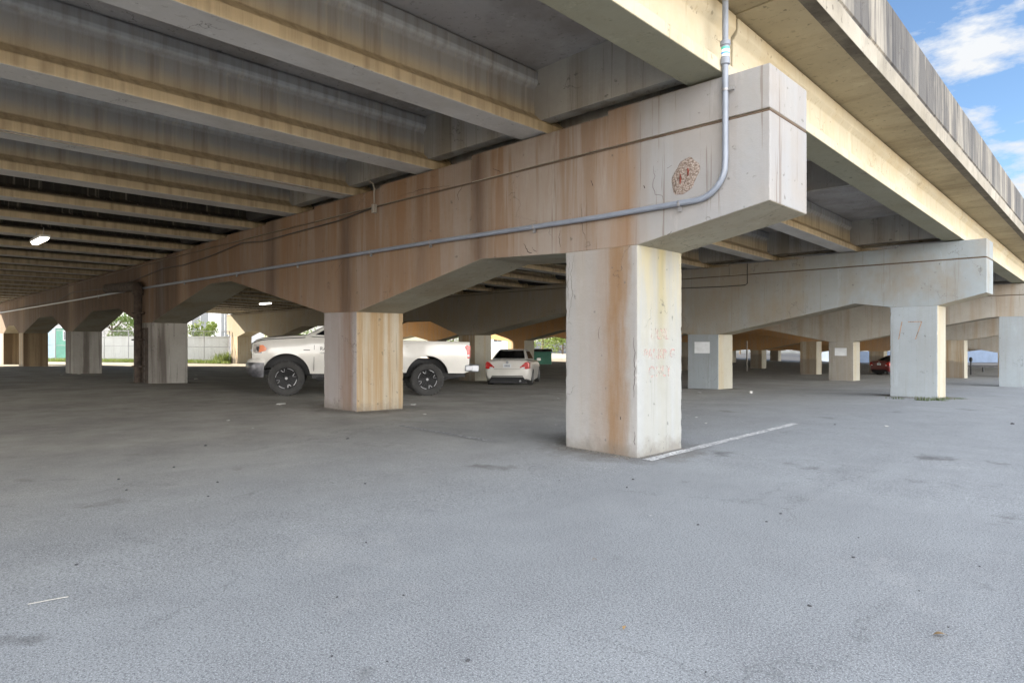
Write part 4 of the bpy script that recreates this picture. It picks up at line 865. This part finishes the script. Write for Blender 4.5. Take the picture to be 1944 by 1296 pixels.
# ------------------------------------------------------------------ surroundings
def leaf_mat(name, a, b):
    t = NT(name); ob = t.n('ShaderNodeObjectInfo'); c = t.mix(t.ramp(t.noise(1.2, 4, .7), [(.35,0.),(.65,1.)]), a, b)
    t.b.inputs['Transmission Weight'].default_value = 0; 
    tr = t.n('ShaderNodeBsdfTranslucent'); t.l(c, tr.inputs[0]); t.out(c, .7); ms = t.n('ShaderNodeMixShader'); ms.inputs[0].default_value = .35
    t.l(t.b.outputs[0], ms.inputs[1]); t.l(tr.outputs[0], ms.inputs[2]); t.l(ms.outputs[0], t.t.nodes['Material Output'].inputs[0]); return t.m
M['leaf'] = leaf_mat('green_leaves', (.07,.12,.025), (.12,.17,.04)); M['leaf2'] = leaf_mat('yellow_green_leaves', (.16,.20,.04), (.10,.15,.03)); M['bark'] = plain('bark', (.10,.075,.05), .95, var=.4, scale=12, bumpy=.5)
def tree(name, label, p, H, rad, lm, n=1500, group=None, z0=.35, cat='tree', ls=.16):
    rt = empty(name, p); tag(rt, label, cat, group); rnd = random.Random(hash(label) % 999 if False else int(H*100+rad*37))
    m = MB(); tips = []
    m.tube([(0,0,-.1),(.05,.03,H*.25),(-.04,.05,H*.5),(.03,0,H*.78)], [H*.028,H*.022,H*.015,H*.006], 8)
    for k in range(9):
        a = rnd.uniform(0, 6.28); z = H*rnd.uniform(z0*.7, .72); e = Vector((math.cos(a)*rad*rnd.uniform(.5,.9), math.sin(a)*rad*rnd.uniform(.5,.9), z+H*rnd.uniform(.05,.25)))
        m.tube([(0,0,z*.85), (e.x*.5, e.y*.5, z+(e.z-z)*.35), e], [H*.012,H*.008,H*.003], 6); tips.append(e)
    m.build('trunk', M['bark'], rt, smooth=60)
    cl = [(Vector((rnd.gauss(0,.45)*rad, rnd.gauss(0,.45)*rad, H*(z0+(1-z0)*rnd.random()**.8))), rnd.uniform(.18,.42)*rad) for _ in range(26)]+[(e, .3*rad) for e in tips]
    m = MB()
    for _ in range(n):
        c0, r0 = rnd.choice(cl); d = Vector((rnd.gauss(0,1), rnd.gauss(0,1), rnd.gauss(0,.8))).normalized()*r0*rnd.random()**.4; c0 = c0+d
        a = Vector((rnd.gauss(0,1), rnd.gauss(0,1), rnd.gauss(0,1))).normalized(); b_ = a.orthogonal().normalized(); l_ = ls*rnd.uniform(.6,1.4)
        m.add([c0-a*l_, c0+b_*l_*.45, c0+a*l_, c0-b_*l_*.45], [(0,1,2,3)])
    m.build('crown', lm, rt, fix=False)
    return rt
gw = lambda px, zc_: placed(px, zc_)
tree('tree', 'loose leafy tree rising above the grey wall, left of the downpipe', gw(212, 46), 5.6, 2.3, M['leaf'], 2600, ls=.13)
tree('bush', 'bright yellow-green bush showing above the wall beside the white post', gw(386, 44), 3.6, 1.5, M['leaf2'], 2600, z0=.15, cat='bush', ls=.12)
tree('tree', 'pale leafy tree behind the wall at the left of the bright gap', gw(60, 60), 7.5, 3.2, M['leaf'], 1600, ls=.2)
tree('tree', 'tall bright green tree beyond the green dumpster', gw(1030, 74), 8.5, 4.2, M['leaf2'], 3600, z0=.1, ls=.2)
tree('tree', 'smaller bright green tree right of the one beyond the dumpster', gw(1068, 80), 6.5, 3.4, M['leaf2'], 2600, z0=.1, ls=.2)
tree('tree', 'dark green tree glimpsed between far columns near the middle', gw(1405, 82), 7, 3.2, M['leaf'], 1600, ls=.22)
for i, (px_, zz, hh_) in enumerate([(470,95,9),(560,110,8),(700,100,10),(860,112,9),(1250,120,9)]):
    tree('tree', ['distant green tree beyond the end of the bridge, behind the pickup hood', 'distant green tree directly behind the pickup cab', 'distant green tree behind the column right of the cab', 'distant green tree behind the truck tailgate', 'distant green tree behind the near white column'][i], gw(px_, zz), hh_, 4.6, M['leaf'], 1100, z0=.1, ls=.32, group='distant trees behind the piers')
M['wall'] = concrete('pale_rendered_wall', (.50,.49,.47), (.42,.41,.39), (.33,.31,.28), .4, seed=31)
def wallseg(name, label, pxa, pxb, zc_, h0, h1, th, mat, cat, rt_name='wall_body', zb=None):
    a, b = CF((pxa-972)/F*zc_, zc_, 0), CF((pxb-972)/F*(zb or zc_), (zb or zc_), 0); a.z = b.z = 0
    rt = empty(name, a); d = b-a; L_ = d.length; rt.rotation_euler = (0,0,math.atan2(d.y, d.x)); tag(rt, label, cat)
    z0, z1 = (h0+1)*S, (h1+1)*S
    m = MB(); m.box((0,0,z0),(L_,th,z1)); m.build(rt_name, mat, rt)
    return rt, L_, z0, z1
wr_, L_, z0, z1 = wallseg('boundary_wall', 'long pale grey boundary wall behind the grass strip beyond the far end of the bridge', 150, 432, 37.5, -1.3, .24, .25, M['wall'], 'wall')
m = MB(); m.box((-.05,-.05,z1),(L_+.05,.30,z1+.09)); m.build('coping', M['wall'], wr_)
M['bldg'] = plain('pale_painted_render', (.60,.60,.60), .8, scale=1); M['blue'] = plain('blue_painted_metal', (.06,.16,.34), .5); M['teal'] = plain('green_painted_steel', (.06,.22,.15), .55, scale=2)
M['winglass'] = plain('office_window_glass', (.03,.04,.05), .1); M['greyw'] = plain('light_grey_cladding', (.44,.43,.43), .7, scale=1)
def building(name, label, pxa, pxb, zc_, h1, depth, mat, wins, cat='building', zb=None, base=-1.9, roof=True):
    rt, L_, z0, z1 = wallseg(name, label, pxa, pxb, zc_, base, h1, depth, mat, cat, 'wall', zb)
    if roof: m = MB(); m.box((-.15,-.15,z1),(L_+.15,depth+.15,z1+.25)); m.build('roof', M['greyw'], rt)
    for f0, f1, g0, g1 in wins:
        x0, x1, q0, q1 = f0*L_, f1*L_, (g0+1)*S, (g1+1)*S
        m = MB(); m.box((x0,-.03,q0),(x1,.02,q1)); wn = m.build('window', M['winglass'], rt)
        m = MB()
        for a_, b_ in (((x0-.05,-.06,q1),(x1+.05,.0,q1+.06)), ((x0-.05,-.06,q0-.06),(x1+.05,.0,q0)), ((x0-.05,-.06,q0),(x0,0,q1)), ((x1,-.06,q0),(x1+.05,0,q1)), (((x0+x1)/2-.02,-.05,q0),((x0+x1)/2+.02,-.03,q1))): m.box(a_, b_)
        m.build('frame', M['bldg'], wn)
    return rt, L_, z1
building('building', 'tall white building with dark glazing behind the yellow-green bush', 330, 437, 62, 5.5, 12, M['bldg'], [(.02,.25,.2,4.8),(.32,.62,.2,4.8),(.84,.97,-.4,4)], base=-1.4)
building('building', 'low pale office building with blue-tinted windows beyond the column marked 17', 1600, 1960, 62, 1.6, 12, plain('pale_blue_render', (.12,.16,.23), .7, scale=1), [(.06,.13,-.9,.2),(.20,.27,-.9,.2),(.36,.42,-.9,.3),(.50,.56,-.9,.3),(.66,.74,-.6,.4),(.80,.88,-.6,.4)], base=-2.3)
building('building', 'grey office block with bright windows between the far middle columns', 1392, 1560, 90, 1.8, 10, plain('light_render', (.18,.18,.17), .8, scale=1), [(.08,.2,-1.2,.2),(.3,.42,-1.2,.2),(.55,.68,-1.2,.2),(.8,.92,-1.2,.2)], base=-2.3)
building('building', 'pale building glimpsed above the white sedan', 930, 1005, 88, 2.5, 10, M['bldg'], [(.1,.3,0,1.4),(.6,.8,0,1.4)], base=-2)
building('storage_container', 'green steel storage container behind the wire fence at the far left', 106, 150, 42, .85, 3, M['teal'], [(.35,.6,.1,.65)], cat='container', base=-1.3)
building('site_cabin', 'pale blue site cabin next to the green container', 62, 104, 43, .95, 3, plain('pale_blue_panels', (.42,.54,.60), .6), [(.2,.45,-.2,.5)], cat='cabin', base=-1.3)
building('storage_container', 'blue steel container at the extreme left edge', -30, 9, 40, 1.0, 3, M['blue'], [(.3,.5,.1,.6)], cat='container', base=-1.3)
# dumpster
p = onground(1025, 694); rt = empty('dumpster', p, R(43.76)); tag(rt, 'green dumpster standing beyond the white sedan', 'dumpster')
m = MB(); m.prism([(-1.0,-.6,.15),(1.0,-.6,.15),(1.05,.6,.15),(-1.05,.6,.15)], (0,0,1.1)); m.build('bin', M['teal'], rt, bevel=.02)
m = MB(); m.prism([(-1.08,-.66,1.26),(-1.08,.66,1.45),(-1.08,.66,1.50),(-1.08,-.66,1.31)], (2.16,0,0)); m.build('lid', M['black'], rt)
for i in range(5): m = MB(); m.box((-.9+i*.42,-.66,.2),(-.82+i*.42,-.60,1.2)); m.build('rib', M['teal'], rt)
# wire fence in front of the wall
def fence(label, pxa, za, pxb, zb, n, ht):
    a, b = placed(pxa, za), placed(pxb, zb); rt = empty('wire_fence', a); tag(rt, label, 'fence'); d = b-a
    for i in range(n+1):
        p = d*i/n; m = MB(); m.tube([p, p+Vector((0,0,ht))], .035, 8); m.build('post', M['steel'], rt, smooth=50)
    for z_ in (ht-.05, ht*.5): m = MB(); m.tube([Vector((0,0,z_)), d+Vector((0,0,z_))], .022, 6); m.build('rail', M['steel'], rt, smooth=50)
    m = MB(); L_ = d.length; u_ = d/L_; k = -ht
    while k < L_:
        for sgn in (1, -1):
            s0, s1 = max(0, k), min(L_, k+ht)
            if s1 > s0:
                q0, q1 = ((s0-k), (s1-k)); 
                if sgn < 0: q0, q1 = ht-q0, ht-q1
                A, B = u_*s0+Vector((0,0,q0)), u_*s1+Vector((0,0,q1)); w_ = Vector((0,0,.004)); m.add([A-w_, B-w_, B+w_, A+w_], [(0,1,2,3)])
        k += .16
    m.build('wire_mesh', M['steel'], rt, fix=False)
fence('wire fence with thin steel posts in front of the pale wall beyond the far end', 60, 36, 436, 34.5, 8, 2.5)
# post beyond pier four
p = onground(1843, 711); rt = empty('meter_post', p); tag(rt, 'dark metal post with a small head seen between the ochre columns at right', 'post')
m = MB(); m.tube([(0,0,0),(0,0,1.15)], .05, 8); m.build('pole', M['black'], rt); m = MB(); m.lathe([(.001,0),(.10,.02),(.13,.15),(.12,.3),(.06,.38),(.001,.4)], 12, (0,0,1.1), 'z'); m.build('head', M['black'], rt, smooth=40)
rr = empty('guard_rail', onground(1840,706)); rr.rotation_euler = (0,0,R(43.76)); tag(rr, 'low dark guard rail along the road beyond the ochre columns', 'guard rail')
m = MB(); m.box((-3,-.03,.45),(3.6,.03,.65)); m.build('rail', M['black'], rr)
for i in range(4): m = MB(); m.box((-2.9+i*2.1,.03,0),(-2.8+i*2.1,.12,.6)); m.build('post', M['black'], rr)
# pale road with painted lines behind the red car
a = onground(1560,704)
def quad_ground(name, cs, mat, dz):
    m = MB(); m.add([(c.x, c.y, gz(c)+dz) for c in cs], [(0,1,2,3)]); return tag(m.build(name, mat, fix=False), kind='structure')
# grass
def grass(name, label, n, where, hmin, hmax, mat, kind='stuff', cat='grass', wb=.012, rs=3):
    rnd = random.Random(rs); m = MB()
    for _ in range(n):
        p = where(rnd); z = gz(p); hgt = rnd.uniform(hmin, hmax); a = rnd.uniform(0, 6.28); d = Vector((math.cos(a), math.sin(a), 0)); s_ = Vector((-d.y, d.x, 0))*wb; l_ = rnd.uniform(.1,.7)*hgt
        b = Vector((p.x, p.y, z)); m.add([b-s_, b+s_, b+d*l_*.4+Vector((0,0,hgt*.6))+s_*.6, b+d*l_+Vector((0,0,hgt)), b+d*l_*.4+Vector((0,0,hgt*.6))-s_*.6], [(0,1,2,4),(4,2,3)])
    o = m.build(name, mat, fix=False); return o
M['grass'] = leaf_mat('lit_grass_blades', (.12,.18,.04), (.18,.22,.06))
def wh(rnd):
    zc_ = rnd.uniform(33.2, 37.2); px_ = rnd.uniform(60, 436); q = CF((px_-972)/F*zc_, zc_, 0)
    return q
tag(grass('grass_strip', '', 9000, wh, .08, .28, M['grass'], wb=.03), 'bright sunlit grass strip along the foot of the pale wall', 'grass', kind='stuff')
gs = MB(); cs = [CF((40-972)/F*33, 33, 0), CF((437-972)/F*33, 33, 0), CF((437-972)/F*37.4, 37.4, 0), CF((40-972)/F*37.4, 37.4, 0)]
n_ = 20; vv = []
for i in range(n_+1):
    for e0, e1 in ((cs[0], cs[1]), (cs[3], cs[2])):
        q = e0.lerp(e1, i/n_); vv.append((q.x, q.y, gz(q)+.03))
gs.v = vv; gs.f = [(2*i, 2*i+2, 2*i+3, 2*i+1) for i in range(n_)]; gs.m = [0]*n_
tag(gs.build('verge', plain('grassy_soil', (.12,.15,.05), .95, var=.4, scale=2), fix=False), kind='structure')
for i, (px_, py_, n2) in enumerate([(432,689,90),(418,688,60)]):
    c0 = onground(px_, py_); o = grass('weed', '', n2*3, lambda r_, c0=c0: c0+Vector((r_.gauss(0,.28), r_.gauss(0,.28), 0)), .3, 1.1-.3*i, M['grass'], wb=.03, rs=i+5)
    tag(o, ['tall bright weed clump at the right end of the grass strip', 'lower weed clump beside the tall one on the grass strip'][i], 'weeds')
M['weed'] = leaf_mat('dusty_green_weeds', (.06,.10,.03), (.10,.12,.04))
for i, (px_, py_, n2, hx) in enumerate([(1702,757,50,.09),(1752,760,110,.13),(1780,760,90,.13),(1800,758,50,.09),(1822,757,40,.05)]):
    c0 = onground(px_, py_)
    o = grass('weed_tuft', '', n2, lambda r_, c0=c0: c0+Vector((r_.gauss(0,.10), r_.gauss(0,.05), 0)), .03, hx, M['weed'], wb=.006, rs=i+20)
    tag(o, ['small weed tuft at the left foot of the column marked 17', 'dense weed tuft at the front foot of the column marked 17', 'weed tuft at the corner of the column marked 17', 'thin weed tuft just right of the column marked 17', 'flattened weed tuft on the asphalt right of the column marked 17'][i], 'weeds', 'weeds at the foot of the column marked 17')
# ------------------------------------------------------------------ litter
M['paper'] = plain('crumpled_white_litter', (.48,.47,.45), .8, var=.2, scale=20); M['leafd'] = plain('dry_brown_leaf', (.26,.17,.08), .85, scale=30); M['stone'] = plain('dark_pebble', (.05,.05,.055), .9); M['twig'] = plain('bleached_twig', (.34,.33,.30), .85)
def lump(name, px_, py_, sx, sz, mat, seed, label, cat, group=None):
    bm = bmesh.new(); bmesh.ops.create_icosphere(bm, subdivisions=2, radius=1)
    for v in bm.verts:
        k = 1+.45*noise.noise(v.co*1.7+Vector((seed*3.1,0,0))); v.co = Vector((v.co.x*sx*k, v.co.y*sx*.75*k, v.co.z*sz*k))
    me = bpy.data.meshes.new(name); bm.to_mesh(me); bm.free(); me.materials.append(mat); o = bpy.data.objects.new(name, me); link(o); o.location = onground(px_, py_, sz*.55); o.rotation_euler = (0,0,seed*1.3)
    return tag(o, label, cat, group)
lump('paper_cup', 1425, 746, .07, .05, M['paper'], 1, 'crumpled white cup on the asphalt right of the near column', 'cup')
for i, (x_, y_, s_) in enumerate([(1327,744,.06),(1322,792,.04),(1340,803,.03),(534,767,.14),(1010,752,.05),(1235,978,.012) ,(1684,809,.05),(1330,745,.05),(480,812,.03),(372,719,.12),(150,710,.09),(1087,847,.022),(1149,889,.02),(433,798,.05),(806,786,.05),(1055,806,.03),(395,703,.10),(420,707,.08),(372,712,.07),(445,713,.06),(1532,716,.08),(1462,715,.07),(1510,705,.07),(118,712,.1),(1682,808,.04),(785,768,.1),(1060,756,.05)]):
    lump('paper_scrap', x_, y_, s_*.75, s_*.14, M['paper'], i+3, 'small scrap of white litter lying on the asphalt', 'litter', 'scraps of white litter on the asphalt')
for i, (x_, y_, s_) in enumerate([(888,1254,.012),(766,1130,.009),(1482,975,.013),(1745,1121,.006),(1062,912,.01),(390,846,.02),(1630,1020,.006),(1325,996,.012),(1537,1150,.012),(1620,1058,.012),(1190,925,.012),(1455,990,.01),(640,1133,.008),(693,918,.014),(413,915,.012),(330,887,.016),(225,910,.015),(145,1072,.012),(695,1030,.01),(1922,805,.04),(1585,806,.02),(1202,910,.014),(660,833,.025),(395,942,.012),(240,930,.012),(1800,1190,.006),(1860,1075,.008),(630,1245,.007),(735,1255,.006),(1340,1275,.006)]):
    lump('pebble', x_, y_, s_, s_*.5, M['stone'], i+40, 'small dark pebble on the foreground asphalt', 'pebble', 'dark pebbles on the foreground asphalt')
def dryleaf(px_, py_, s_, label, rz_):
    m = MB(); n = 8; pts = []
    for i in range(n+1): t_ = i/n; pts.append((t_*s_-s_/2, math.sin(math.pi*t_)**.8*s_*.28, .012*math.sin(t_*3)+.004)); 
    L1 = pts; L2 = [(x, -y, z+.004) for x, y, z in pts]; Cn = [(x, 0, z-.004+.006) for x, y, z in pts]
    for i in range(n): m.add([L1[i], L1[i+1], Cn[i+1], Cn[i]], [(0,1,2,3)]); m.add([Cn[i], Cn[i+1], L2[i+1], L2[i]], [(0,1,2,3)])
    o = m.build('dry_leaf', M['leafd'], fix=True, smooth=60); o.location = onground(px_, py_, .003); o.rotation_euler = (0,0,rz_); tag(o, label, 'leaf')
dryleaf(1785,1208,.065,'dry tan leaf on the asphalt at the lower right', .6); dryleaf(1185,1195,.035,'small green-brown leaf in the foreground below the near column', 2.0); dryleaf(1128,1065,.03,'tiny brown leaf in the middle foreground', 1.0)
a, b = onground(53,1148,.006), onground(130,1135,.01); mid = (a+b)/2+Vector((.01,.01,.004)); cable('twig', 'thin bleached twig lying on the asphalt at the lower left', 'twig', [a, mid, b], .0025, M['twig'], n=6)

# grit swept against the column feet
def grit(label, u0, u1, v0, n, sd_):
    rnd = random.Random(sd_); m = MB()
    for _ in range(n):
        side = rnd.random(); off = abs(rnd.gauss(0, .10))+.015
        if side < .5: p = Vector((-(u0+(u1-u0)*rnd.random())*S, v0*S-off, 0))
        elif side < .85: p = Vector((-u0*S+off, (v0+.75*rnd.random())*S, 0))
        else: p = Vector((-u1*S-off, (v0+.75*rnd.random())*S, 0))
        r_ = rnd.uniform(.003, .009); z = gz(p)+r_*.4; d = [Vector((rnd.uniform(.6,1.3),0,0)), Vector((0,rnd.uniform(.6,1.3),0)), Vector((0,0,rnd.uniform(.4,.9)))]
        P_ = Vector((p.x, p.y, z)); vs_o = [P_+d[0]*r_, P_+d[1]*r_, P_-d[0]*r_, P_-d[1]*r_, P_+d[2]*r_, P_-d[2]*r_]
        m.add(vs_o, [(0,1,4),(1,2,4),(2,3,4),(3,0,4),(1,0,5),(2,1,5),(3,2,5),(0,3,5)])
    tag(m.build('grit', M['gritm'], fix=False), label, 'grit', kind='stuff')
M['gritm'] = plain('loose_grit', (.16,.145,.125), .95, var=.7, scale=40)
grit('loose grit swept against the foot of the near rust-streaked column', 1.143, 1.93, 0, 900, 3)
grit('loose grit along the foot of the second column of the brown pier', 5.476, 6.3, 0, 700, 4)
grit('loose grit along the foot of the column marked 17', .769, 1.57, SPAN, 500, 5)
